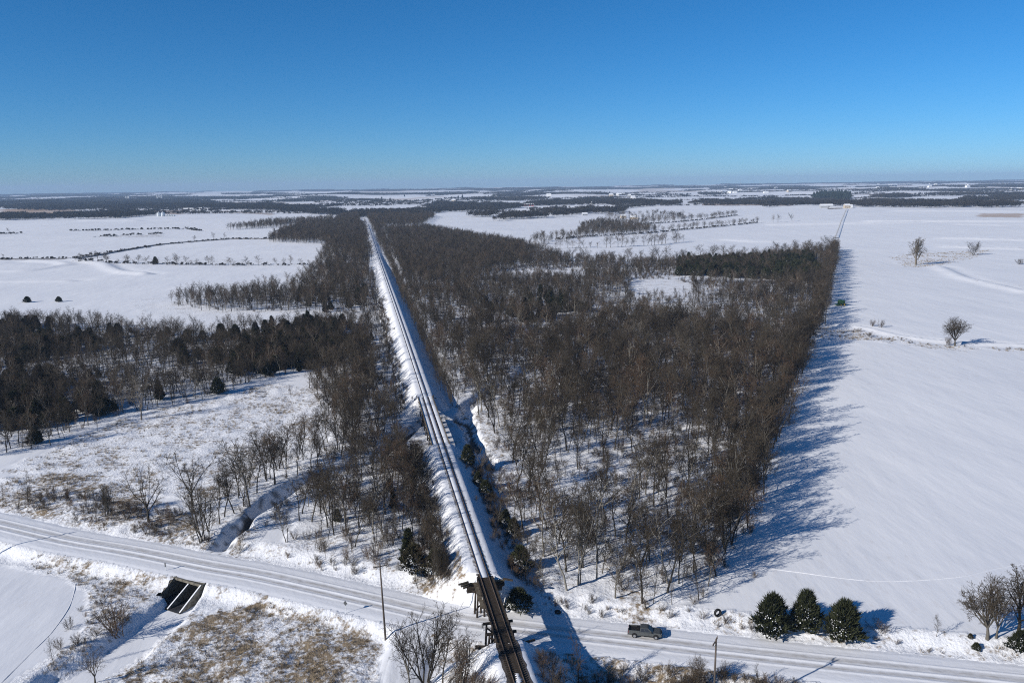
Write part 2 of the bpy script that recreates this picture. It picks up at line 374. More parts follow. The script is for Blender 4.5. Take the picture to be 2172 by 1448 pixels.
TANP = [(wpoly(p), v) for p, v in (([(0, 460), (0, 444), (150, 443), (170, 450), (110, 458)], 0.95), ([(290, 450), (290, 446), (385, 446), (385, 455)], 0.8), ([(470, 450), (470, 447), (580, 452), (580, 457)], 0.6),
        ([(470, 437), (545, 436), (545, 440)], 0.6), ([(1490, 436), (1490, 430), (1680, 434), (1680, 437)], 0.75), ([(2075, 460), (2075, 453), (2172, 453), (2172, 462)], 0.75), ([(2000, 392), (2172, 398), (2172, 402), (2000, 396)], 0.3))]

# ------------------------------------------------------------------ ground
def axis(a, b, fine, rate, lo, hi):
    c = list(np.arange(a, b, fine)); st = fine; x = c[-1]
    up = []
    while x < hi: st = min(st * (1 + rate), 260); x += st; up.append(x)
    st = fine; x = c[0]; dn = []
    while x > lo: st = min(st * (1 + rate), 260); x -= st; dn.append(x)
    return np.array(dn[::-1] + c + up)
GX = axis(-78, 98, 0.62, 0.014, -13800, 13800)
yy = [-260.]
while yy[-1] < 90: yy.append(yy[-1] + 12 if yy[-1] < 70 else yy[-1] + 3)
while yy[-1] < 16200: yy.append(yy[-1] + max(0.62 if yy[-1] < 190 else 0.9, 0.0072 * (yy[-1] - 60)))
GY = np.array(yy)
X, Y = np.meshgrid(GX, GY); X = X.ravel(); Y = Y.ravel()
Z = base_z(X, Y)
RD, RS, _ = pl_dist(X, Y, ROAD, 60); RSD = RD * RS
SR, NRl = rail_sd(X, Y)
jx = X + 5 * (fbm(X / 6, Y / 6, 5, 2) - 0.5) * np.clip(np.hypot(X, Y) / 180, 0.6, 3); jy = Y + 5 * (fbm(X / 6 + 50, Y / 6, 6, 2) - 0.5) * np.clip(np.hypot(X, Y) / 180, 0.6, 3)
near = np.hypot(X, Y) < 1500
veg = np.zeros(X.shape)
for P, v in VEGP:
    m = np.zeros(X.shape, bool); m[near] = pip(jx[near], jy[near], P); veg[m] = np.maximum(veg[m], v)
for P in WOODS.values():
    m = pip(jx, jy, P); veg[m] = np.maximum(veg[m], 0.64)
veg = np.where((RD < 11) & (RD > 5.0), np.maximum(veg, 0.62), veg)
for P in (CREEK_S, CREEK_N):
    dc, _, _ = pl_dist(X, Y, P, 12); veg = np.where((dc > 3) & (dc < 8), np.maximum(veg, 0.66), veg); veg = np.where(dc < 2.6, 0, veg)
emb = (np.abs(NRl) < 10.5) & (SR > -30) & (SR < 1900)
embz = Z - 0
veg = np.where(emb, np.where(np.abs(NRl) < 8.5, 0.06, veg * 0.8), veg)
ing = ((SR > GAP1[0] - 1) & (SR < GAP1[1] + 2)) | ((SR > GAP2[0] - 2) & (SR < GAP2[1] + 2))
veg = np.where(emb & ing, 0.62, veg); lump = emb & (SR > 15) & (SR < 36) & (NRl < -3.0); veg = np.where(lump, np.maximum(veg, .84), veg)
dl, _, _ = pl_dist(X, Y, LANE, 12); veg = np.where(dl < 3.0, 0.0, veg); veg = np.where(RD < 5.2, 0, veg)
tan = np.zeros(X.shape)
for P, v in TANP: m = pip(X, Y, P); tan[m] = v
farsn = (np.hypot(X, Y) > 3600) & (fbm(X / 700 + 9, Y / 330, 77, 2) > 0.64); tan[farsn] = np.maximum(tan[farsn], 0.45)
dark = np.zeros(X.shape)
dn, _, an = pl_dist(X, Y, CREEK_N, 12); wv = fbm(X / 9 + 2, Y / 9, 41, 2)
dark = np.where((dn < 1.0 * (wv - 0.28) * 2.6) & (RD > 9) & (wv > 0.36), 0.97, dark)                # open water in the creek
dark = np.where((dn > .6) & (dn < 2.9) & (fbm(X / 1.0, Y / 1.0, 44, 3) > 0.6), np.maximum(dark, 0.7), dark)   # cut earth banks
# lumps where brush and grass carry the snow
rough = veg * (np.hypot(X, Y) < 420)
Z = Z + rough * (0.75 * (fbm(X / 1.9, Y / 1.9, 21, 2) - 0.5) + 0.9 * (fbm(X / 5, Y / 5, 22, 2) - 0.5)) * sst(5.0, 6.5, RD) * np.where(emb & ~lump, 0.35, 1)
Z = np.where(RD < 5.3, -0.12, Z)
nx, ny = len(GX), len(GY)
idx = np.arange(nx * ny).reshape(ny, nx)
F = np.stack([idx[:-1, :-1].ravel(), idx[:-1, 1:].ravel(), idx[1:, 1:].ravel(), idx[1:, :-1].ravel()], 1)
me = mesh_np('ground', np.stack([X, Y, Z], 1), F, M_SNOW, True)
ca = me.color_attributes.new('cover', 'FLOAT_COLOR', 'POINT')
ca.data.foreach_set('color', np.stack([veg, tan, dark, np.ones_like(veg)], 1).astype(np.float32).ravel())
ground = props(link('ground', me), kind='structure')
GZ = Z.reshape(ny, nx)
def ground_z(x, y):
    """height of the built ground sheet"""
    x = np.atleast_1d(np.asarray(x, float)); y = np.atleast_1d(np.asarray(y, float))
    i = np.clip(np.searchsorted(GX, x) - 1, 0, nx - 2); j = np.clip(np.searchsorted(GY, y) - 1, 0, ny - 2)
    fx = np.clip((x - GX[i]) / (GX[i + 1] - GX[i]), 0, 1); fy = np.clip((y - GY[j]) / (GY[j + 1] - GY[j]), 0, 1)
    return (GZ[j, i] * (1 - fx) + GZ[j, i + 1] * fx) * (1 - fy) + (GZ[j + 1, i] * (1 - fx) + GZ[j + 1, i + 1] * fx) * fy
VEGG = veg.reshape(ny, nx)
def veg_at(x, y):
    i = np.clip(np.searchsorted(GX, x) - 1, 0, nx - 2); j = np.clip(np.searchsorted(GY, y) - 1, 0, ny - 2); return VEGG[j, i]

# ------------------------------------------------------------------ roads
def track_material(name, tracks, base, dirt, scale):
    """packed snow with worn wheel tracks; UV: u metres across, v metres along"""
    m = bpy.data.materials.new(name); m.use_nodes = True; t = m.node_tree; N = t.nodes; L = t.links; b = N['Principled BSDF']
    b.inputs['Roughness'].default_value = 0.6; b.inputs['Specular IOR Level'].default_value = 0.3
    at = N.new('ShaderNodeVertexColor'); at.layer_name = 'wear'; sep = N.new('ShaderNodeSeparateColor'); L.new(at.outputs[0], sep.inputs[0])
    uv = N.new('ShaderNodeUVMap'); uv.uv_map = 'UVMap'
    mp = N.new('ShaderNodeMapping'); mp.inputs['Scale'].default_value = (2.6, 0.05, 1); L.new(uv.outputs[0], mp.inputs[0])
    n = N.new('ShaderNodeTexNoise'); n.inputs['Scale'].default_value = 1; n.inputs['Detail'].default_value = 5; L.new(mp.outputs[0], n.inputs['Vector'])
    mp2 = N.new('ShaderNodeMapping'); mp2.inputs['Scale'].default_value = (1.2, 0.6, 1); L.new(uv.outputs[0], mp2.inputs[0])
    n2 = N.new('ShaderNodeTexNoise'); n2.inputs['Scale'].default_value = 1; n2.inputs['Detail'].default_value = 5; L.new(mp2.outputs[0], n2.inputs['Vector'])
    ad = N.new('ShaderNodeMath'); ad.operation = 'ADD'; L.new(n.outputs[0], ad.inputs[0]); L.new(n2.outputs[0], ad.inputs[1])
    mr = N.new('ShaderNodeMapRange'); mr.inputs[1].default_value = 0.72; mr.inputs[2].default_value = 1.22; mr.inputs[3].default_value = 0.35; mr.inputs[4].default_value = 1.25; L.new(ad.outputs[0], mr.inputs[0])
    mu = N.new('ShaderNodeMath'); mu.operation = 'MULTIPLY'; mu.use_clamp = True; L.new(sep.outputs[0], mu.inputs[0]); L.new(mr.outputs[0], mu.inputs[1])
    mx = N.new('ShaderNodeMix'); mx.data_type = 'RGBA'; L.new(mu.outputs[0], mx.inputs['Factor'])
    ins = [i for i in mx.inputs if i.type == 'RGBA']; ins[0].default_value = (*base, 1); ins[1].default_value = (*dirt, 1)
    L.new([o for o in mx.outputs if o.type == 'RGBA'][0], b.inputs['Base Color'])
    bp = N.new('ShaderNodeBump'); bp.inputs['Strength'].default_value = 0.5; bp.inputs['Distance'].default_value = 0.12; L.new(n2.outputs[0], bp.inputs['Height']); L.new(bp.outputs[0], b.inputs['Normal'])
    return m
def strip(name, P, us, zfun, wear, mat, step=1.2):
    """a sheet following polyline P; us = offsets across (left positive)"""
    seg = np.hypot(*np.diff(P, axis=0).T); L = np.concatenate([[0], np.cumsum(seg)]); n = int(L[-1] / step); t = np.linspace(0, L[-1], n)
    cxx = np.interp(t, L, P[:, 0]); cyy = np.interp(t, L, P[:, 1]); tx = np.gradient(cxx); ty = np.gradient(cyy); l = np.hypot(tx, ty); nxn, nyn = -ty / l, tx / l
    us = np.asarray(us); U, T = np.meshgrid(us, t); XX = cxx[:, None] + nxn[:, None] * us; YY = cyy[:, None] + nyn[:, None] * us
    ZZ = zfun(U, T, XX, YY); k = len(us)
    ii = np.arange(n * k).reshape(n, k); F = np.stack([ii[:-1, 1:].ravel(), ii[:-1, :-1].ravel(), ii[1:, :-1].ravel(), ii[1:, 1:].ravel()], 1)
    me = mesh_np(name, np.stack([XX.ravel(), YY.ravel(), ZZ.ravel()], 1), F, mat, True)
    c = me.color_attributes.new('wear', 'FLOAT_COLOR', 'POINT'); wv = wear(U, T).ravel()
    c.data.foreach_set('color', np.stack([wv, wv, wv, np.ones_like(wv)], 1).astype(np.float32).ravel())
    uvl = me.uv_layers.new(name='UVMap'); uvv = np.stack([U.ravel()[F.ravel()], T.ravel()[F.ravel()]], 1).astype(np.float32); uvl.data.foreach_set('uv', uvv.ravel())
    return props(link(name, me), kind='structure')
def bell(u, c, wd): return np.exp(-((u - c) / wd) ** 2)
def drift(T, k): return 0.35 * (fbm(T / 38 + k, T * 0 + k, 51, 2) - 0.5)
def road_z(U, T, XX, YY):
    e = sst(4.2, 5.6, np.abs(U))
    z = 0.03 - 0.12 * e + 0.05 * (fbm(U * 1.1, T / 2.2, 61, 2) - 0.5)
    for c, a in ((2.35, 0.10), (0.0, 0.13), (-1.95, 0.10)): z = z + a * bell(U, c + drift(T, c), 0.24)
    return z
def road_w(U, T):
    w_ = 0 * U
    for c, a, wd in ((1.2, 0.55, 0.7), (-1.0, 0.62, 0.45), (-2.7, 0.14, 0.45), (3.3, 0.08, 0.4)): w_ = np.maximum(w_, a * bell(U, c + drift(T, c * 1.3), wd))
    return np.clip(w_, 0, 1)
M_ROAD = track_material('packed_snow_road', 0, (0.70, 0.71, 0.735), (0.25, 0.225, 0.19), 1)
strip('road', ROAD, np.linspace(-5.6, 5.6, 57), road_z, road_w, M_ROAD)
strip('lane', LANE, np.linspace(-2.7, 2.7, 15), lambda U, T, XX, YY: base_z(XX, YY) * 1.0 + 0.10 + 0.06 * (fbm(U, T, 63, 2) - .5) - 0.16 * sst(2.0, 2.7, np.abs(U)), lambda U, T: 0.18 * bell(np.abs(U), 0.9, 0.3), M_ROAD)
def trail(pts, w_, h, wear, name='snow_path'):
    P = catmull(terrain_at(*np.array(pts, float).T)[:, :2], 6)
    strip(name, P, np.linspace(-w_, w_, 5), lambda U, T, XX, YY: ground_z(XX.ravel(), YY.ravel()).reshape(XX.shape) - .03 + (h + .08) * np.exp(-(U / w_ * 1.6) ** 2) * (.6 + .8 * fbm(T / 1.3, U * 0 + h, 72, 2)), lambda U, T: wear + 0 * U, M_ROAD, .6)
trail([(1555, 1190), (1640, 1206), (1700, 1214), (1780, 1225), (1860, 1232), (1950, 1230), (2040, 1222), (2110, 1206), (2200, 1190)], .2, .03, 0.0)
trail([(160, 1238), (158, 1252), (145, 1290), (110, 1340), (70, 1380), (30, 1420), (-20, 1470)], .13, .02, 0.25)
LANE2 = catmull(terrain_at(*np.array([(1797, 444), (1793, 455), (1787, 470), (1781, 488), (1775, 505)]).T)[:, :2], 6)
strip('field_track', LANE2, np.linspace(-3.5, 3.5, 9), lambda U, T, XX, YY: ground_z(XX.ravel(), YY.ravel()).reshape(XX.shape) + .8 - 1.1 * sst(2.2, 3.5, np.abs(U)), lambda U, T: 0.9 * (U < -1.2) + 0 * U, M_ROAD, 6)
FARROAD = catmull(terrain_at(*np.array([(-60, 551), (0, 550), (160, 549), (270, 530), (350, 518), (480, 508), (575, 507)]).T)[:, :2], 6)
strip('country_road', FARROAD, np.linspace(-5, 5, 9), lambda U, T, XX, YY: ground_z(XX.ravel(), YY.ravel()).reshape(XX.shape) + 1.0 - 1.4 * sst(3.5, 5, np.abs(U)), lambda U, T: 0.9 + 0 * U, track_material('shade_toned_road', 0, (0.5, 0.5, 0.52), (0.09, 0.085, 0.085), 1), 6)  # dark tone stands in for shade and brush along the roadside

# ------------------------------------------------------------------ plants: prototypes
def seg_mesh(name, segs, sides, mat):
    """open tapered prisms, one per segment"""
    if len(segs) == 0: segs = np.zeros((1, 8)); segs[0, 3:6] = (0, 0, 0.01)
    S = np.asarray(segs, float); a = S[:, 0:3]; b = S[:, 3:6]; r0 = S[:, 6]; r1 = S[:, 7]
    d = b - a; d /= np.maximum(np.linalg.norm(d, axis=1, keepdims=True), 1e-9)
    u = np.where(np.abs(d[:, 2:3]) < 0.9, [[0, 0, 1.0]], [[1.0, 0, 0]]); r = np.cross(d, u); r /= np.linalg.norm(r, axis=1, keepdims=True); u = np.cross(r, d)
    V = np.zeros((len(S), 2 * sides, 3))
    for k in range(sides):
        t = 2 * math.pi * k / sides; o = r * math.cos(t) + u * math.sin(t)
        V[:, k] = a + o * r0[:, None]; V[:, sides + k] = b + o * r1[:, None]
    base = np.arange(len(S))[:, None] * 2 * sides
    F = np.concatenate([base + np.array([k, (k + 1) % sides, sides + (k + 1) % sides, sides + k]) for k in range(sides)], 0)
    return mesh_np(name, V.reshape(-1, 3), F, mat, sides > 3)
def nrm(v): return v / max(1e-9, math.sqrt(v[0] * v[0] + v[1] * v[1] + v[2] * v[2]))
class Sty: pass
def style(**k):
    s = Sty(); s.__dict__.update(k); return s
FOREST = style(H=10.8, r=.18, nseg=(8, 6, 3, 2, 1), jit=(.09, .15, .17, .2, .2), trop=(.03, .10, .06, .04, .02), t0=(.30, .22, .2, .2), nch=(12, 7, 5, 4), ang=(50, 46, 46, 44), lr=(.54, .46, .5, .55), rr=(.42, .5, .55, .6), rmin=(.1, .042, .026, .017, .012), maxl=4, fork=.35)
SPREAD = style(H=4.6, r=.33, nseg=(4, 7, 4, 2, 1), jit=(.05, .12, .15, .18, .2), trop=(.02, .05, .05, .04, .02), t0=(.55, .28, .2, .2), nch=(7, 8, 6, 4), ang=(36, 44, 46, 44), lr=(2.0, .42, .45, .5), rr=(.55, .5, .5, .6), rmin=(.1, .05, .025, .016, .011), maxl=4, fork=.9)
SLIM = style(H=7.5, r=.075, nseg=(7, 3, 2, 1), jit=(.07, .12, .16, .2), trop=(.03, .09, .06, .03), t0=(.2, .2, .2), nch=(16, 6, 4), ang=(34, 38, 40), lr=(.36, .48, .5), rr=(.4, .5, .55), rmin=(.04, .018, .013, .010), maxl=3, fork=.4)
LOD = style(H=10.8, r=.2, nseg=(6, 4, 2, 1), jit=(.09, .15, .17, .2), trop=(.03, .10, .06, .03), t0=(.28, .2, .2), nch=(11, 7, 6), ang=(50, 46, 46), lr=(.54, .48, .55), rr=(.42, .5, .6), rmin=(.1, .05, .032, .021), maxl=3, fork=.5)
def grow_tree(seed, st, lean=0.0):
    rg = random.Random(seed); out = [[] for _ in range(6)]
    def rv(): return np.array((rg.gauss(0, 1), rg.gauss(0, 1), rg.gauss(0, 1)))
    def grow(p, d, ln, r, lv):
        n = st.nseg[lv]; pts = [p]; dirs = []; tip = max(st.rmin[min(lv + 1, len(st.rmin) - 1)], r * 0.28); rads = [r]
        for i in range(n):
            d = nrm(d + rv() * st.jit[lv] + np.array((0, 0, st.trop[lv]))); p = p + d * (ln / n); pts.append(p); dirs.append(d)
            rads.append(r + (tip - r) * (i + 1) / n)
            out[lv].append((*pts[-2], *p, rads[-2], rads[-1]))
        if lv >= st.maxl: return
        nc = st.nch[lv]; ph = rg.random() * 6.28
        for c in range(nc):
            t = st.t0[lv] + (1 - st.t0[lv]) * (c + rg.random()) / nc; t = min(t, 0.995)
            i = min(int(t * n), n - 1); f = t * n - i; q = pts[i] + (pts[i + 1] - pts[i]) * f; dd = dirs[i]; rq = rads[i] + (rads[i + 1] - rads[i]) * f
            ph += 2.4 + rg.gauss(0, .35); a = math.radians(st.ang[lv] * rg.uniform(.65, 1.3) * (1 - 0.35 * t * (lv == 0)))
            e1 = nrm(np.cross(dd, (0.31, 0.77, 0.2))); e2 = np.cross(dd, e1)
            cd = nrm(dd * math.cos(a) + (e1 * math.cos(ph) + e2 * math.sin(ph)) * math.sin(a))
            l = ln * st.lr[lv] * rg.uniform(.65, 1.25) * (1.12 - (0.55 * t if st.fork < .8 or lv else 0.2 * t))
            grow(q, cd, l, max(st.rmin[min(lv + 1, len(st.rmin) - 1)], min(rq * .85, r * st.rr[lv] * rg.uniform(.7, 1.1))), lv + 1)
    grow(np.zeros(3) + np.array((0, 0, -0.25)), nrm(np.array((lean, lean * .4, 1.0))), st.H, st.r, 0)
    return out
PROTO = {}
def tree_proto(key, seed, st, mats=(None, None), lean=0.0, stems=1, spread=0.0):
    tr, crn = [], []
    rg = random.Random(seed + 99)
    for k in range(stems):
        o = grow_tree(seed * 13 + k, st, lean + (rg.uniform(-spread, spread) if stems > 1 else 0)); ox, oy = (rg.uniform(-.5, .5), rg.uniform(-.5, .5)) if stems > 1 else (0, 0)
        ang = rg.random() * 6.28 if stems > 1 else 0; ca_, sa_ = math.cos(ang), math.sin(ang)
        def mv(S):
            if not S: return S
            A = np.array(S)
            for i in (0, 3):
                x_ = A[:, i] * ca_ - A[:, i + 1] * sa_ + ox; y_ = A[:, i] * sa_ + A[:, i + 1] * ca_ + oy; A[:, i] = x_; A[:, i + 1] = y_
            return list(map(tuple, A))
        tr += mv(o[0] + o[1]); crn += mv(o[2] + o[3] + o[4])
    m1 = seg_mesh('trunk', tr, 5, mats[0] or M_BARK); m2 = seg_mesh('crown', crn, 3, mats[1] or M_TWIG)
    joined = joined_mesh([m1, m2])
    h = max(s[5] for s in crn)
    PROTO[key] = (m1, m2, joined, h); return PROTO[key]
def joined_mesh(ms):
    bm = bmesh.new(); me = bpy.data.meshes.new('plant')
    for i, m in enumerate(ms):
        n0 = len(bm.faces); bm.from_mesh(m); bm.faces.ensure_lookup_table()
        for f in bm.faces[n0:]: f.material_index = i
        me.materials.append(m.materials[0])
    bm.to_mesh(me); bm.free(); return me
for k in range(7): tree_proto(('forest', k), 100 + k, FOREST, lean=random.uniform(-.06, .06))
for k in range(4): tree_proto(('spread', k), 200 + k, SPREAD)
for k in range(4): tree_proto(('slim', k), 300 + k, SLIM, (M_BARK, M_TWIG))
for k in range(2): tree_proto(('pale', k), 400 + k, SPREAD, (M_PALE, M_PALE))
OAK = style(H=4.2, r=.42, nseg=(3, 7, 4, 2, 1), jit=(.04, .08, .14, .18, .2), trop=(.02, .06, .06, .04, .02), t0=(.62, .35, .25, .2), nch=(17, 9, 7, 5), ang=(44, 42, 44, 44), lr=(1.9, .40, .5, .5), rr=(.5, .5, .5, .6), rmin=(.1, .06, .034, .024, .017), maxl=4, fork=.9)
tree_proto(('oak', 0), 231, OAK)
TALL = style(H=12.0, r=.4, nseg=(8, 6, 3, 2, 1), jit=(.06, .12, .16, .2, .2), trop=(.02, .12, .07, .04, .02), t0=(.22, .22, .2, .2), nch=(15, 8, 6, 5), ang=(42, 44, 46, 44), lr=(.56, .42, .48, .5), rr=(.5, .5, .55, .6), rmin=(.12, .05, .035, .026, .02), maxl=4, fork=.4)
tree_proto(('tall', 0), 241, TALL, (M_PALE, M_PALE)); tree_proto(('tall', 1), 242, TALL)
for k in range(6): tree_proto(('lod', k), 500 + k, LOD)
SHRUBST = style(H=2.6, r=.03, nseg=(4, 2, 1), jit=(.16, .2, .25), trop=(.05, .05, .03), t0=(.15, .1), nch=(9, 5), ang=(36, 42), lr=(.42, .5), rr=(.6, .6), rmin=(.02, .012, .009), maxl=2, fork=.4)
for k in range(4): tree_proto(('shrub', k), 600 + k, SHRUBST, (M_BRUSH, M_BRUSH), 0, 9, 0.75)
MULTI = style(H=9.0, r=.12, nseg=(7, 4, 2, 1), jit=(.08, .12, .16, .2), trop=(.03, .08, .05, .03), t0=(.2, .2, .2), nch=(14, 6, 5), ang=(36, 40, 42), lr=(.40, .46, .5), rr=(.42, .5, .55), rmin=(.06, .024, .015, .011), maxl=3, fork=.4)
for k in range(2): tree_proto(('multi', k), 700 + k, MULTI, (M_BARK, M_TWIG), 0, 6, 0.35)

def cedar_proto(key, seed, H, R, n=1200, snow=620, mat=None, taper=0.85):
    rg = np.random.default_rng(seed); V = []; F = []
    def prof(t): return R * np.clip(np.minimum((t + 0.03) / 0.16, 1), 0, 1) ** 0.6 * (1 - t) ** taper
    t = rg.random(n) ** 0.85; ph = rg.random(n) * 6.283; lob = 1 + 0.2 * np.sin(ph * 3 + t * 9 + seed) + 0.14 * np.sin(ph * 5 - t * 17 + seed * 2) + .12 * np.sin(t * 34 + ph * 2)
    rad = prof(t) * lob * (0.45 + 0.55 * rg.random(n) ** 0.45); z = 0.25 + t * (H - 0.9)
    P = np.stack([rad * np.cos(ph), rad * np.sin(ph), z], 1)
    out = np.stack([np.cos(ph), np.sin(ph), 0.6 + 2.0 * t], 1) + rg.normal(0, .28, (n, 3)); out /= np.linalg.norm(out, axis=1, keepdims=True)
    for j in range(3):
        ln = rg.uniform(.5, 1.2, n) * (H / 7) ** .5 * (1 + .55 * t); o2 = out + rg.normal(0, .3, (n, 3)); o2 /= np.linalg.norm(o2, axis=1, keepdims=True)
        sd = np.cross(o2, rg.normal(0, 1, (n, 3))); sd /= np.linalg.norm(sd, axis=1, keepdims=True); wd = rg.uniform(.10, .2, n)[:, None]
        tri = np.stack([P - sd * wd, P + sd * wd, P + o2 * ln[:, None]], 1)
        F.append(len(V) * n * 3 + np.arange(n * 3).reshape(n, 3)); V.append(tri.reshape(-1, 3))
    fol = (np.concatenate(V), np.concatenate(F))
    # dense heart
    a = np.linspace(0, 6.283, 10, endpoint=False); rings = []
    for tt in (0.0, .08, .25, .5, .75, .95): rings.append(np.stack([prof(tt) * .62 * np.cos(a + tt) * (1 + .2 * np.sin(3 * a + seed)), prof(tt) * .62 * np.sin(a + tt) * (1 + .2 * np.sin(3 * a + seed)), np.full(10, .25 + tt * (H - .9))], 1))
    hv = np.concatenate(rings); hf = []
    for i in range(5):
        for k in range(10): q = [i * 10 + k, i * 10 + (k + 1) % 10, (i + 1) * 10 + (k + 1) % 10, (i + 1) * 10 + k]; hf += [(q[0], q[1], q[2]), (q[0], q[2], q[3])]
    m2 = mesh_np('foliage', np.concatenate([fol[0], hv]), np.concatenate([fol[1], np.array(hf) + len(fol[0])]), mat or M_CEDAR)
    # snow caught on the sprays
    t = rg.random(snow) ** 0.9; ph = rg.random(snow) * 6.283; rad = prof(t) * (0.8 + .3 * rg.random(snow)) ; P = np.stack([rad * np.cos(ph), rad * np.sin(ph), .35 + t * (H - .9)], 1)
    sz = rg.uniform(.035, .11, snow)[:, None]; e1 = np.stack([-np.sin(ph), np.cos(ph), rg.normal(0, .3, snow)], 1); e2 = np.stack([np.cos(ph), np.sin(ph), -0.55 + rg.normal(0, .3, snow)], 1)
    q = np.stack([P - e1 * sz * 1.3, P - e2 * sz, P + e1 * sz, P + e2 * sz * 1.4], 1); q[:, :, 2] += .04
    m3 = mesh_np('snow', q.reshape(-1, 3), np.arange(snow * 4).reshape(snow, 4), M_SNOWPLAIN)
    m1 = seg_mesh('trunk', [(0, 0, -.3, 0, 0, H * .6, .13, .05)], 6, M_BARK)
    PROTO[key] = (m1, m2, joined_mesh([m1, m2, m3]), H, m3)
for k, (H_, R_, tp) in enumerate(((7, 3.2, .60), (7.4, 3.0, .66), (6.6, 3.3, .56), (8.5, 2.3, .9), (6.2, 2.2, .75), (7.6, 3.2, .64))): cedar_proto(('cedar', k), 20 + k, H_, R_, 1300, taper=tp)
for k, (H_, R_, tp) in enumerate(((6, 2.7, .66), (6.6, 2.5, .7))): cedar_proto(('snowcedar', k), 28 + k, H_, R_, 1000, 1700, taper=tp)
for k in range(2): cedar_proto(('pine', k), 40 + k, 14, 4.2, 700, 40, M_PINE, .7)

def tuft_proto(key, seed, n, h, spread):
    rg = np.random.default_rng(seed); a = rg.random(n) * 6.283; r = spread * rg.random(n) ** .5 * .5; p = np.stack([r * np.cos(a), r * np.sin(a), np.zeros(n) - .05], 1)
    ln = h * rg.uniform(.5, 1.1, n); tl = rg.uniform(.1, .8, n); ph = a + rg.normal(0, .6, n)
    tip = p + np.stack([np.cos(ph) * tl * ln, np.sin(ph) * tl * ln, ln], 1); sd = np.stack([-np.sin(ph), np.cos(ph), ph * 0], 1) * rg.uniform(.015, .035, n)[:, None]
    V = np.stack([p - sd, p + sd, tip], 1).reshape(-1, 3); m = mesh_np('tuft', V, np.arange(n * 3).reshape(n, 3), M_GRASS); PROTO[key] = (None, None, m, h)
for k in range(3): tuft_proto(('tuft', k), 60 + k, 34, .75, .9)
M_FARWOOD = per_object('far_wood', (0.020, 0.018, 0.017), (0.044, 0.038, 0.032))
def clump_proto(key, seed, size, ntree, nface, h, fs, mat=None):
    """a patch of far wood: crowns of scattered twig-bundle faces over trunks"""
    rg = np.random.default_rng(seed); V = []; F = []
    for i in range(ntree):
        c = (rg.random(2) - .5) * size; hh = h * rg.uniform(.7, 1.15); cr_ = hh * rg.uniform(.26, .36)
        u = rg.normal(0, 1, (nface, 3)); u /= np.linalg.norm(u, axis=1, keepdims=True); u *= rg.random((nface, 1)) ** .4
        P = u * np.array([cr_, cr_, hh * .36]) + np.array([c[0], c[1], hh * .62]); o = u + np.array([0, 0, .8]); o /= np.linalg.norm(o, axis=1, keepdims=True)
        sd = np.cross(o, rg.normal(0, 1, (nface, 3))); sd /= np.linalg.norm(sd, axis=1, keepdims=True); l = fs * rg.uniform(.7, 1.4, (nface, 1))
        V.append(np.stack([P - sd * l * .22, P + sd * l * .22, P + o * l], 1).reshape(-1, 3))
        t = np.array([[c[0] - .2, c[1], -2], [c[0] + .2, c[1], -2], [c[0], c[1], hh * .7]]); V.append(t)
    V = np.concatenate(V); PROTO[key] = (None, None, mesh_np('wood_patch', V, np.arange(len(V)).reshape(-1, 3), mat or M_FARWOOD), h)
for k in range(3): clump_proto(('clump', k), 80 + k, 34, 12, 46, 12, 2.4)
for k in range(3): clump_proto(('bigclump', k), 90 + k, 130, 60, 14, 11, 5.5)
for k in range(2): clump_proto(('hedge', k), 95 + k, 14, 5, 60, 8, 1.5)

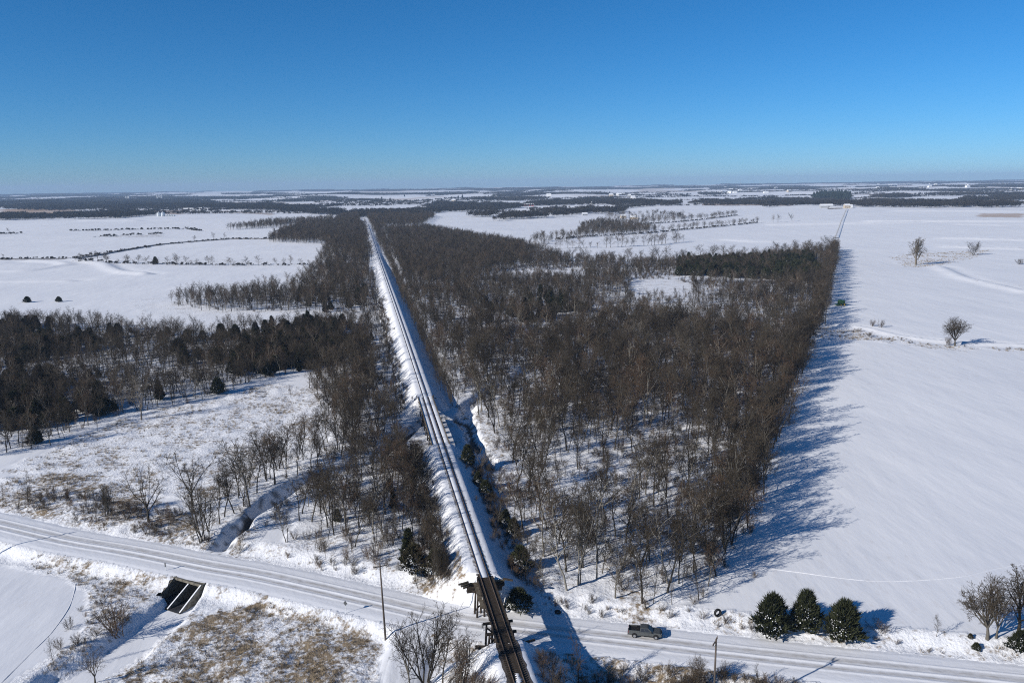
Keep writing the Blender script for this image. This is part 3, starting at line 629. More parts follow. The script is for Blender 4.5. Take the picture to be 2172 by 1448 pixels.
# ------------------------------------------------------------------ scattering one mass
HID = bpy.data.collections.new('plant_shapes')
def scatter(name, items, keys, label, cat):
    """one object of kind stuff: items rows x, y, z, rot, scale, variant"""
    A = np.asarray(items, float)
    if len(A) == 0: return None
    me = bpy.data.meshes.new(name); me.vertices.add(len(A)); me.vertices.foreach_set('co', A[:, :3].astype(np.float32).ravel())
    for nm, ty, col, key in (('turn', 'FLOAT', 3, 'value'), ('size', 'FLOAT', 4, 'value'), ('pick', 'INT', 5, 'value')):
        at = me.attributes.new(nm, ty, 'POINT'); at.data.foreach_set(key, A[:, col].astype(np.int32 if ty == 'INT' else np.float32))
    o = link(name, me); props(o, label, cat, None, 'stuff')
    g = bpy.data.node_groups.new(name, 'GeometryNodeTree'); g.interface.new_socket('Geometry', in_out='INPUT', socket_type='NodeSocketGeometry'); g.interface.new_socket('Geometry', in_out='OUTPUT', socket_type='NodeSocketGeometry')
    N = g.nodes; L = g.links; gi = N.new('NodeGroupInput'); go = N.new('NodeGroupOutput'); ip = N.new('GeometryNodeInstanceOnPoints'); jn = N.new('GeometryNodeJoinGeometry')
    for k in reversed(keys):
        po = bpy.data.objects.get('shape_' + '_'.join(map(str, k)))
        if po is None: po = bpy.data.objects.new('shape_' + '_'.join(map(str, k)), PROTO[k][2]); HID.objects.link(po)
        oi = N.new('GeometryNodeObjectInfo'); oi.inputs['Object'].default_value = po; oi.inputs['As Instance'].default_value = False
        gt = N.new('GeometryNodeGeometryToInstance'); L.new(oi.outputs['Geometry'], gt.inputs[0]); L.new(gt.outputs[0], jn.inputs[0])
    def attr(nm, ty):
        a = N.new('GeometryNodeInputNamedAttribute'); a.data_type = ty; a.inputs['Name'].default_value = nm; return a.outputs['Attribute']
    ip.inputs['Pick Instance'].default_value = True
    cb = N.new('ShaderNodeCombineXYZ'); L.new(attr('turn', 'FLOAT'), cb.inputs['Z']); e2r = N.new('FunctionNodeEulerToRotation'); L.new(cb.outputs[0], e2r.inputs[0])
    L.new(gi.outputs[0], ip.inputs['Points']); L.new(jn.outputs[0], ip.inputs['Instance']); L.new(attr('pick', 'INT'), ip.inputs['Instance Index'])
    L.new(e2r.outputs[0], ip.inputs['Rotation']); L.new(attr('size', 'FLOAT'), ip.inputs['Scale']); L.new(ip.outputs[0], go.inputs[0])
    md = o.modifiers.new('scatter', 'NODES'); md.node_group = g
    return o
def jitter_pts(poly, sp, rng=RNG, keep=None):
    lo = poly.min(0); hi = poly.max(0); gx = np.arange(lo[0], hi[0], sp); gy = np.arange(lo[1], hi[1], sp)
    x, y = np.meshgrid(gx, gy); x = x.ravel() + rng.uniform(-.5, .5, x.size) * sp; y = y.ravel() + rng.uniform(-.5, .5, y.size) * sp
    m = pip(x, y, poly)
    return x[m], y[m]
def off_limits(x, y, rail=4.2):
    s, n = rail_sd(x, y); d1, _, _ = pl_dist(x, y, ROAD, 40); d2, _, _ = pl_dist(x, y, LANE, 40); d3, _, _ = pl_dist(x, y, CREEK_N, 30); d4, _, _ = pl_dist(x, y, CREEK_S, 30)
    return (np.abs(n) < rail) | ((n < 0) & (n > -15.5) & (s > 150) & (rail > 4)) | (d1 < 6.5) | (d2 < 4) | (d3 < 3.5) | (d4 < 4.5)

# ------------------------------------------------------------------ plants: single things
CNT = {}
def plant(name, key, loc, rz, sc, label, cat, group=None):
    p = PROTO[key]; r = empty(name, loc, rz, sc); props(r, label, cat, group)
    if p[0] is not None: link('trunk', p[0], r)
    link('foliage' if len(p) > 4 else 'crown', p[1], r)
    if len(p) > 4: link('snow', p[4], r)['kind'] = 'stuff'
    return r
def gz(x, y): return float(ground_z(x, y)[0])
def plant_px(name, key, base, h, label, cat='tree', group=None, rz=None, wide=1.0, dz=0.0):
    """base = photo pixel of the foot, h = height in metres"""
    p = gp(*base); sc = h / PROTO[key][3]
    return plant(name, key, (p.x, p.y, gz(p.x, p.y) + dz), random.uniform(0, 6.28) if rz is None else rz, (sc * wide, sc * wide, sc), label, cat, group)
def hpx(base, top):
    """metres between a foot pixel and a top pixel on the same plumb line"""
    p = gp(*base); dx, dy, dz = ray_dir(*top); return float(CAM_H + dz / math.hypot(dx, dy) * math.hypot(p.x, p.y) - p.z)
def T(name, key, base, top, label, wide=1.0, cat='tree', group=None):
    return plant_px(name, key, base, max(0.5, hpx(base, top)), label, cat, group, None, wide)

# ---- trees and bushes that stand out
T('bare_tree', ('spread', 0), (315, 1106), (318, 962), 'tall spreading bare tree standing just above the road left of the creek')
T('bare_tree', ('spread', 1), (408, 1072), (392, 940), 'broad bare tree with wide dark crown at the edge of the snowy meadow')
T('bare_tree', ('multi', 0), (433, 1148), (400, 1025), 'many-stemmed leaning bare tree on the creek bank at the roadside')
for b_, t_, l_ in (((484, 1035), (470, 965), 'slender bare tree at the west end of the creekside grove'), ((530, 1072), (520, 912), 'tallest dark bare tree in the creekside grove'),
                   ((563, 1015), (566, 900), 'bare tree with twisted stem in the middle of the creekside grove'), ((588, 998), (594, 893), 'bare tree with fanned top in the creekside grove'),
                   ((582, 1028), (578, 935), 'low-forked bare tree at the brink of the creek'), ((628, 985), (630, 930), 'smallest bare tree at the east end of the creekside grove'),
                   ((508, 1050), (500, 950), 'dark bare tree leaning over the creek bank behind the many-stemmed tree'), ((545, 1045), (545, 925), 'straight bare tree between the tallest grove trees')):
    T('bare_tree', ('forest', random.randrange(7)), b_, t_, l_)
T('bare_tree', ('slim', 0), (60, 1064), (54, 995), 'lone small bare tree at the meadow edge near the left frame side')
T('bare_tree', ('slim', 1), (107, 1070), (101, 1033), 'short bent bare sapling in brown roadside brush')
T('bare_tree', ('slim', 2), (6, 1064), (3, 1018), 'thin bare sapling cut by the left picture edge above the road')
T('bare_tree', ('multi', 1), (227, 1094), (232, 1025), 'bushy low bare tree among brush beside the tall spreading tree')
T('bare_tree', ('slim', 3), (358, 1128), (356, 1060), 'thin straight bare sapling by the road below the spreading tree')
T('bare_tree', ('shrub', 1), (263, 1104), (258, 1066), 'rounded bare bush at the foot of the spreading roadside tree', 1.3, 'bush')
T('bare_tree', ('pale', 0), (300, 890), (297, 785), 'pale grey bare tree in front of the dark cedar wood', 0.9)
T('bare_tree', ('slim', 1), (207, 914), (207, 870), 'small bare tree at the shaded foot of the cedar wood')
T('bare_tree', ('slim', 2), (618, 845), (612, 812), 'lone little bare tree on the upper edge of the meadow')
T('bare_tree', ('spread', 2), (1226, 1240), (1226, 1040), 'tallest thick-trunked bare tree standing out of the wood near the trestle', 0.62)
T('bare_tree', ('pale', 1), (1308, 1216), (1306, 1140), 'pale-barked small tree at the front of the wood', 0.9)
T('bare_tree', ('forest', 1), (1370, 1290), (1368, 1190), 'bare tree with pale split trunk at the roadside front of the wood')
T('bare_tree', ('multi', 0), (905, 1452), (893, 1284), 'large many-stemmed bare tree beside the snowy lane in the foreground', 1.0)
T('bare_tree', ('spread', 2), (870, 1462), (862, 1300), 'spreading bare tree at the lane edge in the foreground', .8)
T('bare_tree', ('forest', 3), (938, 1462), (940, 1300), 'bare tree standing behind the many-stemmed tree near the trestle')
T('bare_tree', ('multi', 1), (980, 1468), (978, 1345), 'leaning bushy bare tree on the embankment foot in the foreground')
T('bare_tree', ('spread', 3), (202, 1450), (225, 1360), 'spreading bare tree on the creek bank at the bottom left', 1.25)
T('bare_tree', ('shrub', 0), (248, 1342), (240, 1272), 'tall bare bush on the snowy creek bank beside the culvert pool', 1.2, 'bush')
T('bare_tree', ('slim', 3), (115, 1412), (112, 1348), 'thin bare sapling on the bank above the frozen field')
T('bare_tree', ('slim', 0), (1228, 1460), (1222, 1346), 'thin bare tree below the road beyond the trestle shadow')
T('bare_tree', ('multi', 1), (1482, 1468), (1490, 1392), 'fan-shaped bare tree in the brush at the bottom edge', 1.1)
T('bare_tree', ('slim', 2), (1604, 1462), (1596, 1406), 'small bare tree right beside the leaning utility pole')
T('bare_tree', ('oak', 0), (2094, 1356), (2076, 1220), 'broad bare tree with two trunks beside the road at the right', 1.1)
T('bare_tree', ('spread', 3), (2113, 1353), (2109, 1219), 'straight-trunked bare tree beside the broad roadside tree at the right', 1.0)
T('bare_tree', ('tall', 1), (2160, 1347), (2153, 1192), 'tall bare tree at the right picture edge by the snowy field')
T('bare_tree', ('forest', 6), (2171, 1353), (2168, 1205), 'bare tree half cut by the right picture edge')
T('bare_tree', ('slim', 1), (1986, 1350), (1988, 1297), 'small thin bare tree on the bank between the cedars and the roadside trees')
T('bare_tree', ('shrub', 2), (1870, 1342), (1872, 1314), 'small rounded bare bush beside the third cedar', 1.3, 'bush')
T('field_tree', ('tall', 0), (1942, 562), (1948, 501), 'tall pale lone tree standing in the snowy hollow of the far field', 1.55)
T('field_tree', ('multi', 0), (2065, 541), (2066, 510), 'triangular bushy tree in the snowy hollow beyond the tall pale tree', 1.2)
T('field_tree', ('oak', 0), (2025, 734), (2035, 672), 'round-crowned lone oak on the fence line of the snowy field', 1.25)
T('field_bush', ('shrub', 1), (1848, 692), (1848, 675), 'rounded bare bush on the fence line nearer the wood', 1.0, 'bush')
T('field_bush', ('shrub', 3), (1867, 694), (1867, 675), 'narrow bare bush on the fence line right of the rounded one', 0.9, 'bush')
T('field_bush', ('shrub', 0), (2012, 733), (2012, 712), 'scrubby bush at the foot of the round-crowned oak', 1.0, 'bush')
T('field_bush', ('shrub', 2), (1845, 714), (1845, 703), 'low brown brush heap on the snowy field bank', 1.8, 'bush')
T('field_bush', ('shrub', 1), (1820, 703), (1820, 694), 'low dark brush heap at the start of the fence line', 1.8, 'bush')
T('field_bush', ('shrub', 0), (2165, 561), (2165, 548), 'brown bush at the right picture edge in the far field', 1.6, 'bush')
for i, (b_, t_) in enumerate((((1680, 470), (1682, 451)), ((1650, 472), (1650, 453)), ((1640, 472), (1640, 454)), ((412, 512), (412, 498)), ((453, 508), (453, 491)), ((477, 507), (477, 493)), ((20, 495), (19, 482)), ((7, 550), (7, 537)), ((58, 549), (58, 542)))):
    T('field_tree', ('lod', i % 6), b_, t_, ('leaning lone tree on the far snowy slope', 'right one of two small far trees on the snowy slope', 'left one of two small far trees on the snowy slope', 'leftmost small tree on the dark country road',
      'middle small tree on the dark country road', 'rightmost small tree where the country road meets the wood', 'tiny lone tree at the left edge of the far fields', 'tiny bush-like tree by the country road at the left edge', 'smallest tree by the country road')[i], 1.15)

# ---- cedars and evergreens that stand out
SC_ = lambda k, b, t, l, wd=1.0, nm='cedar_tree': T(nm, ('snowcedar', k % 2), b, t, l, wd)
C_ = lambda k, b, t, l, wd=1.0, nm='cedar_tree': T(nm, ('cedar', k), b, t, l, wd)
C_(0, (1637, 1342), (1640, 1263), 'leftmost of three dark snow-dusted cedars above the road', 1.0)
C_(5, (1708, 1336), (1707, 1256), 'middle of three dark snow-dusted cedars above the road', .92)
C_(2, (1788, 1354), (1786, 1276), 'rightmost of three dark cedars, set apart, above the road', .9)
C_(2, (2166, 1378), (2168, 1338), 'snow-dusted cedar bush at the right picture edge by the road', 1.2)
C_(2, (2070, 1379), (2070, 1364), 'tiny cedar seedling on the road bank', 1.1); C_(0, (2058, 1353), (2058, 1343), 'tiny cedar at the foot of the roadside trees', 1.2)
SC_(2, (1104, 1208), (1108, 1160), 'round snow-covered cedar right of the trestle end', 1.1)
SC_(1, (1090, 1138), (1090, 1100), 'snow-covered cedar below the embankment, right of the rails', 0.95); SC_(3, (1072, 1118), (1070, 1082), 'narrow snow-covered cedar below the embankment shadow', 1.0)
SC_(0, (1030, 1052), (1026, 1020), 'cedar at the shaded embankment foot near the deck bridge', 1.0); SC_(3, (1014, 1030), (1010, 1002), 'slim cedar at the embankment foot nearest the deck bridge', 1.0)
SC_(1, (992, 985), (990, 945), 'small cedar beside the shaded creek pool under the deck bridge', 1.0); SC_(2, (1100, 1272), (1098, 1252), 'low dark cedar bush in the trestle shadow', 1.5)
C_(3, (868, 1195), (862, 1125), 'tall narrow cedar on the left side of the embankment', 0.9); SC_(0, (880, 1212), (876, 1158), 'left snow-dusted cedar of the pair by the embankment', 1.15); SC_(2, (925, 1214), (922, 1166), 'right snow-dusted cedar of the pair by the embankment', 1.1)
C_(3, (834, 1078), (834, 1045), 'small dark cedar in the clearing left of the rails', 0.9); C_(0, (826, 1040), (826, 1015), 'small cedar farther up the clearing left of the rails', 0.8); C_(1, (716, 1105), (716, 1080), 'small cedar among the saplings west of the rails', .9)
C_(2, (58, 641), (58, 629), 'left round dark cedar on the far field edge', 1.3); C_(2, (125, 640), (125, 629), 'right round dark cedar on the far field edge', 1.2)
C_(1, (330, 560), (330, 545), 'dark cedar in the far hedgerow left of the rails', 1.0)

# ---- the woods
def proj_size(A): return A[:, 4] / np.hypot(A[:, 0], A[:, 1])
def wood_points(poly, sp, nvar, smin, smax, dens=None, rail=4.2, clear=True):
    x, y = jitter_pts(poly, sp)
    m = ~off_limits(x, y, rail)
    if clear:
        for P in CLEAR: m &= ~pip(x, y, P)
    if dens is not None: m &= RNG.random(x.size) < dens(x, y)
    x, y = x[m], y[m]; n = x.size
    return np.stack([x, y, ground_z(x, y), RNG.random(n) * 6.283, RNG.uniform(smin, smax, n), RNG.integers(0, nvar, n)], 1)
patchy = lambda lo, k, sc=38, sd=3: (lambda x, y: np.clip(lo + k * (fbm(x / sc, y / sc, sd, 2) - 0.42), 0.02, 1))
east = wood_points(WOODS['east'], 4.9, 7, .5, 1.15, lambda x, y: np.clip(.70 + 2.4 * (fbm(x / 22, y / 22, 3, 2) - .45) + .28 * (1 - sst(190, 300, y)) - .34 * sst(300, 460, y) + 2.1 * (fbm(x / 90, y / 90, 6, 2) - .45), 0.05, 1))
east = np.concatenate([east, wood_points(wpoly([(822, 490), (900, 486), (1000, 502), (1110, 522), (1125, 560), (1000, 610), (900, 610), (862, 595)]), 6.5, 7, .8, 1.15)])
east[:, 4] *= 1.16 - .34 * sst(260, 650, east[:, 1])
westn = np.concatenate([wood_points(WOODS['westnear'], 3.8, 7, .5, 1.08, patchy(.74, 1.6, 22, 5)), wood_points(wpoly([(425, 1150), (470, 1080), (520, 1035), (640, 955), (700, 925), (692, 1000), (600, 1062), (500, 1130)]), 4.6, 7, .6, 1.05)])
cedw = wood_points(WOODS['cedarwood'], 4.6, 7, .5, .92, patchy(.72, 1.8, 34, 8))
westm = wood_points(WOODS['westmid'], 5.6, 7, .55, 1.05, patchy(.8, 1.4))
edge_line = wpoly([(1771, 532), (1761, 570), (1735, 683), (1711, 720), (1691, 777), (1635, 907), (1598, 1033), (1531, 1167), (1512, 1232)])
def along(P, sp, jit, smin, smax, nvar):
    seg = np.hypot(*np.diff(P, axis=0).T); L = np.concatenate([[0], np.cumsum(seg)]); t = np.arange(0, L[-1], sp); t = t + RNG.uniform(-.4, .4, t.size) * sp
    x = np.interp(t, L, P[:, 0]) + RNG.normal(0, jit, t.size); y = np.interp(t, L, P[:, 1]) + RNG.normal(0, jit, t.size)
    return np.stack([x, y, ground_z(x, y), RNG.random(t.size) * 6.283, RNG.uniform(smin, smax, t.size), RNG.integers(0, nvar, t.size)], 1)
edge = along(edge_line, 2.7, 1.7, .7, 1.22, 7)
def rail_line(n, s0, s1, sp, jit, smin, smax, nvar):  # a row beside the rails
    t = np.arange(s0, s1, sp); t = t + RNG.uniform(-.5, .5, t.size) * sp; nn = n + RNG.normal(0, jit, t.size)
    x = R0[0] + RE[0] * t + RN[0] * nn; y = R0[1] + RE[1] * t + RN[1] * nn; m = ~off_limits(x, y, 3.9)
    A = np.stack([x, y, ground_z(x, y), RNG.random(t.size) * 6.283, RNG.uniform(smin, smax, t.size), RNG.integers(0, nvar, t.size)], 1); return A[m]
railL = np.concatenate([rail_line(-12.5, 150, 720, 5.0, 1.4, .40, .7, 7), rail_line(-9.5, 26, 100, 2.2, 1.6, .30, .55, 7)])
railR = np.concatenate([rail_line(11, 24, 100, 3.2, 1.8, .35, .6, 7)] + [rail_line(10.0, 150, 720, 4.0, 1.0, .55, .9, 7)])
def places(A):
    """words for where each plant of a stand shows: depth row, side, height"""
    d = np.hypot(A[:, 0], A[:, 1]); b = A[:, 0] / A[:, 1]; h = A[:, 4]
    qd = np.quantile(d, (.2, .4, .6, .8)); qb = np.quantile(b, (.2, .4, .6, .8)); qh = np.quantile(h, (.35, .7)); out = []
    for i in range(len(A)):
        out.append(('short', 'middling', 'tall')[int((h[i] > qh).sum())] + ', ' + ('nearest', 'second', 'third', 'fourth', 'farthest')[int((d[i] > qd).sum())] + ' rows, ' + ('far left', 'left', 'centre', 'right', 'far right')[int((b[i] > qb).sum())])
    return out
GROUPS = [('bare tree in wood between railway and field', 'bare trees of the wood east of the railway', np.concatenate([east]), 150, 'bare_tree'),
          ('bare tree on straight wood edge by open field', 'bare trees along the field edge of the wood', edge, 70, 'bare_tree'),
          ('bare tree in thin wood between creek and railway', 'bare trees between creek and railway', westn, 60, 'bare_tree'),
          ('bare tree at left foot of railway embankment', 'bare trees along the left foot of the embankment', railL, 16, 'bare_tree'),
          ('bare tree at right foot of railway embankment', 'bare trees along the right foot of the embankment', railR, 12, 'bare_tree'),
          ('bare tree among dark cedars beyond the meadow', 'bare trees in the cedar wood', cedw, 22, 'bare_tree')]
rest = [westm]
for lab, grp, A, n, nm in GROUPS:
    o = np.argsort(-proj_size(A)); one, more = A[o[:n]], A[o[n:]]
    for r, pl in zip(one, places(one)): plant(nm, ('forest', int(r[5])), r[:3], r[3], r[4], lab + ', ' + pl, 'tree', grp)
    rest.append(more)
rest = np.concatenate(rest); far = np.hypot(rest[:, 0], rest[:, 1]) > 380
B_ = rest[~far].copy(); mix_ = RNG.random(len(B_)); B_[mix_ < .16, 5] = 7 + RNG.integers(0, 3, int((mix_ < .16).sum())); B_[mix_ < .16, 4] *= .82
scatter('woods', B_, [('forest', k) for k in range(7)] + [('spread', 0), ('spread', 2), ('pale', 1)], 'dense leafless wood on both sides of the railway', 'wood')
A = rest[far].copy(); A[:, 5] = A[:, 5] % 6
RF = wood_points(WOODS['railfar'], 7.5, 6, .7, 1.1); LW = [wood_points(wpoly(q), sp, 6, .55, 1.05, patchy(.85, 1.5, 30, 19), clear=False) for q, sp in (([(570, 514), (700, 520), (705, 478), (640, 480), (585, 498)], 5.5), ([(480, 489), (560, 485), (700, 477), (705, 466), (560, 474)], 7.5), ([(1217, 506), (1255, 501), (1370, 496), (1400, 487), (1330, 478), (1280, 472), (1240, 478), (1225, 492)], 7.5), ([(1110, 522), (1215, 514), (1215, 500), (1140, 505)], 11), ([(1285, 470), (1340, 464), (1450, 458), (1450, 468), (1350, 478)], 15))]
A = np.concatenate([A, RF, *LW, rail_line(-11, 700, 1450, 5, 3, .6, 1, 6), rail_line(11, 700, 1450, 5, 3, .6, 1, 6), rail_line(-18, 700, 1450, 5, 4, .6, 1, 6), rail_line(18, 700, 1450, 5, 4, .6, 1, 6)])
scatter('woods', A, [('lod', k) for k in range(6)], 'leafless wood farther along the railway', 'wood')
# cedars of the dark wood
def cedar_dens(x, y): return np.clip(.34 + 2.6 * (fbm(x / 38 + 4, y / 38, 12, 2) - .45), 0, 1)
cw = wood_points(WOODS['cedarwood'], 5.0, 6, .45, 1.05, cedar_dens)
o = np.argsort(-proj_size(cw)); one, more = cw[o[:120]], cw[o[120:]]
for r, pl in zip(one, places(one)): plant('cedar_tree', ('cedar', int(r[5])), r[:3], r[3], r[4], 'dark cedar in shaded wood beyond meadow, ' + pl, 'tree', 'cedars of the dark wood left of the meadow')
ce = wood_points(wpoly([(1440, 560), (1600, 552), (1720, 545), (1740, 590), (1700, 600), (1560, 590), (1440, 585)]), 5.5, 4, .7, 1.25, patchy(.75, 1.2, 40, 14), clear=False)
cm = wood_points(wpoly([(600, 640), (700, 600), (780, 600), (800, 650), (700, 665)]), 8, 4, .6, 1.1, patchy(.35, 1.2, 40, 15))
cx_ = wood_points(wpoly([(1000, 640), (1200, 620), (1250, 660), (1100, 690)]), 8, 4, .6, 1.0, patchy(.4, 1.2, 40, 16))
scatter('cedar_woods', np.concatenate([more, ce, cm, cx_]), [('cedar', k) for k in range(6)], 'dark cedars mixed into the leafless woods', 'wood')
# saplings and brush
sap = [wood_points(WOODS[k], sp, 4, .45, 1.05, patchy(.5, 1.6, 22, 18)) for k, sp in (('east', 5.8), ('westnear', 4.6), ('cedarwood', 7), ('westmid', 8))]
sap += [rail_line(-7.2, 27, 102, .8, 1.0, .35, .8, 4), rail_line(-8.8, 20, 105, 1.0, 1.2, .4, .9, 4), rail_line(-9.0, 150, 600, 1.7, 1.2, .35, .7, 4), rail_line(9.5, 150, 600, 1.8, 1.2, .4, .8, 4), along(edge_line, 2.2, 1.2, .6, 1.1, 4)]
S_ = np.concatenate(sap); scatter('saplings_undergrowth', S_, [('slim', k) for k in range(4)], 'thin bare saplings crowding the woods and the embankment foot', 'undergrowth')
br = [wood_points(WOODS[k], sp, 4, .5, 1.1, patchy(.42, 2.2, 14, 28)) for k, sp in (('east', 4.4), ('westnear', 3.4), ('cedarwood', 5), ('westmid', 6))]
br += [rail_line(-6.6, 28, 100, .9, 1.0, .4, .8, 4), rail_line(-8.3, 18, 100, 1.0, 1.3, .4, .9, 4), rail_line(7.6, 26, 100, 1.0, 1.5, .4, .85, 4), rail_line(9.5, 26, 100, 1.2, 1.6, .4, .9, 4), rail_line(-7.5, 150, 420, 1.5, 1.2, .4, .8, 4), along(edge_line, 1.8, 2.0, .35, 1.0, 4)]
BV = [([(560, 1268), (640, 1290), (815, 1370), (800, 1470), (280, 1470), (420, 1310)], 9, .3), ([(1150, 1395), (1400, 1405), (1700, 1450), (1700, 1480), (1150, 1480)], 1.7, .85), ([(960, 1420), (1040, 1400), (1060, 1480), (860, 1480)], 1.5, .95),
      ([(20, 1080), (60, 1040), (200, 1050), (420, 1100), (450, 1160), (280, 1135)], 2.0, .65), ([(180, 1270), (300, 1290), (260, 1340), (190, 1400), (60, 1470), (110, 1400)], 3.4, .7), ([(1130, 1262), (1500, 1280), (1640, 1345), (1500, 1330), (1180, 1300)], 2.2, .6), ([(1640, 1345), (1840, 1355), (2172, 1380), (2172, 1395), (1640, 1358)], 3.5, .35),
      ([(560, 1175), (880, 1200), (860, 1225), (700, 1212), (560, 1195)], 2.0, .65), ([(440, 1150), (520, 1070), (640, 990), (690, 1010), (600, 1085), (560, 1150), (500, 1178)], 2.6, .8), ([(1720, 695), (1830, 706), (1990, 736), (1840, 722), (1740, 722)], 5, .5), ([(1990, 735), (2172, 738), (2172, 744), (1990, 742)], 7, .4), ([(1130, 1385), (1180, 1388), (1150, 1450), (1110, 1440)], 2.0, .8)]
for p, sp, sc in BV: br.append(wood_points(wpoly(p), sp, 4, .5 * sc, 1.2 * sc, patchy(.6, 1.6, 9, 33), clear=False))
scatter('brush_undergrowth', np.concatenate(br), [('shrub', k) for k in range(4)], 'brown leafless brush under the trees and along the road banks', 'undergrowth')
# dry grass
gr = []
for P, v in VEGP[:12]:
    a = wood_points(P, 1.0 if v > .7 else 1.5, 3, .5, 1.15, None, clear=False); vv = veg_at(a[:, 0], a[:, 1]); a = a[RNG.random(len(a)) < np.clip((fbm(a[:, 0] / 5, a[:, 1] / 5, 71, 3) - .42) * 4 * vv + .12 * vv, 0, 1)]; gr.append(a)
gr = np.concatenate(gr); scatter('dry_grass', gr, [('tuft', k) for k in range(3)], 'tufts of dry tan grass standing through the snow', 'grass')
print('GRASS', len(gr), 'trees', len(rest), 'cedar', len(more), 'sap', len(S_), 'brush', sum(map(len, br)))

# ------------------------------------------------------------------ hedgerows and far woods
def hedgerow(pts, sp, hmin, hmax, label, group, jit=2.5):
    P = wpoly(pts); A = along(P, sp, jit, hmin, hmax, 6); n = len(A); med = np.median(A[:, 4])
    for i, r in enumerate(A):
        f = i / n; lab = label + (', tall, ' if r[4] > med else ', short, ') + ('leftmost end', 'left part', 'left of middle', 'right of middle', 'right part', 'rightmost end')[int(f * 5.999)]
        k = ('lod', int(r[5])); s_ = r[4] / PROTO[k][3]; plant('hedgerow_tree', k, r[:3], r[3], (s_ * 1.5, s_ * 1.5, s_), lab, 'tree', group)
hedgerow([(165, 553), (330, 561), (480, 563), (655, 562)], 8, 4, 12.5, 'bare tree in long hedgerow between left fields', 'trees of the hedgerow left of the rails')
hedgerow([(1180, 508), (1255, 502), (1390, 494), (1500, 483), (1610, 472)], 8.5, 8, 14, 'bare tree in slanting hedgerow of far fields', 'trees of the slanting hedgerow')
hedgerow([(1120, 530), (1200, 527), (1300, 525), (1390, 520), (1450, 512)], 8, 8, 18, 'bare tree in nearer hedgerow behind the wood', 'trees of the hedgerow behind the wood')
hedgerow([(1340, 477), (1440, 471), (1500, 465), (1560, 457)], 9, 11, 16, 'bare tree in highest hedgerow below far farms', 'trees of the highest hedgerow')
hedgerow([(1180, 556), (1330, 556), (1460, 552), (1600, 545), (1700, 536), (1765, 527)], 9.5, 9, 16, 'bare tree above back edge of the wood', 'trees on the back edge of the wood')
hedgerow([(487, 486), (560, 482), (640, 478), (700, 474)], 10, 9, 14, 'bare tree in row beyond left country road', 'trees beyond the left country road')
hedgerow([(1285, 464), (1330, 458), (1390, 455), (1450, 463)], 11, 9, 15, 'bare tree around brown houses above hedgerows', 'trees around the brown houses')
MIDW = [wpoly(p) for p in (
    [(0, 468), (0, 458), (110, 462), (167, 453), (277, 446), (333, 459), (267, 463), (133, 466)], [(0, 445), (0, 437), (233, 431), (433, 428), (600, 437), (724, 450), (724, 458), (560, 447), (400, 445), (300, 444), (200, 447), (100, 445)],
    [(724, 453), (860, 449), (940, 443), (1000, 438), (1100, 442), (1060, 447), (940, 451), (900, 461), (760, 463)], [(910, 441), (940, 431), (1100, 437), (1107, 442), (1000, 445)],
    [(1050, 469), (1090, 459), (1140, 449), (1230, 443), (1290, 443), (1330, 449), (1290, 455), (1180, 461), (1120, 466)], 
    [(1448, 433), (1560, 427), (1640, 422), (1800, 428), (1950, 432), (2172, 434), (2172, 441), (1900, 441), (1740, 438), (1640, 435)], [(2030, 428), (2045, 420), (2172, 416), (2172, 426)],
    [(1110, 437), (1150, 429), (1250, 427), (1345, 428), (1448, 430), (1448, 436), (1330, 437), (1200, 436)], [(1850, 418), (1900, 415), (1950, 418), (1890, 422)], [(0, 430), (0, 425), (140, 424), (240, 421), (230, 427)],
    [(1000, 456), (1060, 452), (1070, 458), (1010, 462)])]
cl = []
for P in MIDW:
    x, y = jitter_pts(P, 30); n = x.size; m = RNG.random(n) < np.clip(1.2 - 1.0 * (fbm(x / 150, y / 260, 83, 2) > .55), 0, 1); x, y = x[m], y[m]; n = x.size
    cl.append(np.stack([x, y, ground_z(x, y), RNG.random(n) * 6.28, RNG.uniform(.8, 1.25, n), RNG.integers(0, 3, n)], 1))
cl = np.concatenate(cl)
for i in range(150):                                            # tree lines between far fields
    yq = RNG.uniform(2300, 7500); xq = RNG.uniform(-.66, .66) * yq; ln = RNG.uniform(150, 900); an = RNG.normal(0, .25) if RNG.random() < .7 else RNG.uniform(.6, 1.6)
    k = int(ln / 24); t = np.linspace(-.5, .5, k) * ln; x = xq + np.cos(an) * t + RNG.normal(0, 4, k); y = yq + np.sin(an) * t + RNG.normal(0, 4, k)
    if any(pip(np.array([xq]), np.array([yq]), P_[0])[0] for P_ in TANP): continue
    cl = np.concatenate([cl, np.stack([x, y, ground_z(x, y), RNG.random(k) * 6.28, RNG.uniform(.45, .95, k), RNG.integers(0, 3, k)], 1)])
scatter('far_woods', cl, [('clump', k) for k in range(3)], 'dark belts of leafless woodland between the far snowy fields', 'wood')
yv = []; yq = 3300.
while yq < 15800: yv.append(yq); yq += 105
bx, by = [], []
for yq in yv:
    xr = np.arange(-0.72 * yq - 300, 0.72 * yq + 300, 105.); bx.append(xr + RNG.uniform(-45, 45, xr.size)); by.append(np.full(xr.size, yq) + RNG.uniform(-45, 45, xr.size))
bx = np.concatenate(bx); by = np.concatenate(by); fr = np.hypot(bx, by)
thr = 0.635 - 0.02 * sst(5000, 9000, fr) - 0.02 * sst(9000, 14500, fr)
m = (fbm(bx / 1300 + 2, by / 1000 + 8, 91, 3) > thr) | (fbm(bx / 420 + 31, by / 520 + 5, 97, 2) > .77)
for P in TANP: m &= ~pip(bx, by, P[0])
bx, by = bx[m], by[m]; n = bx.size
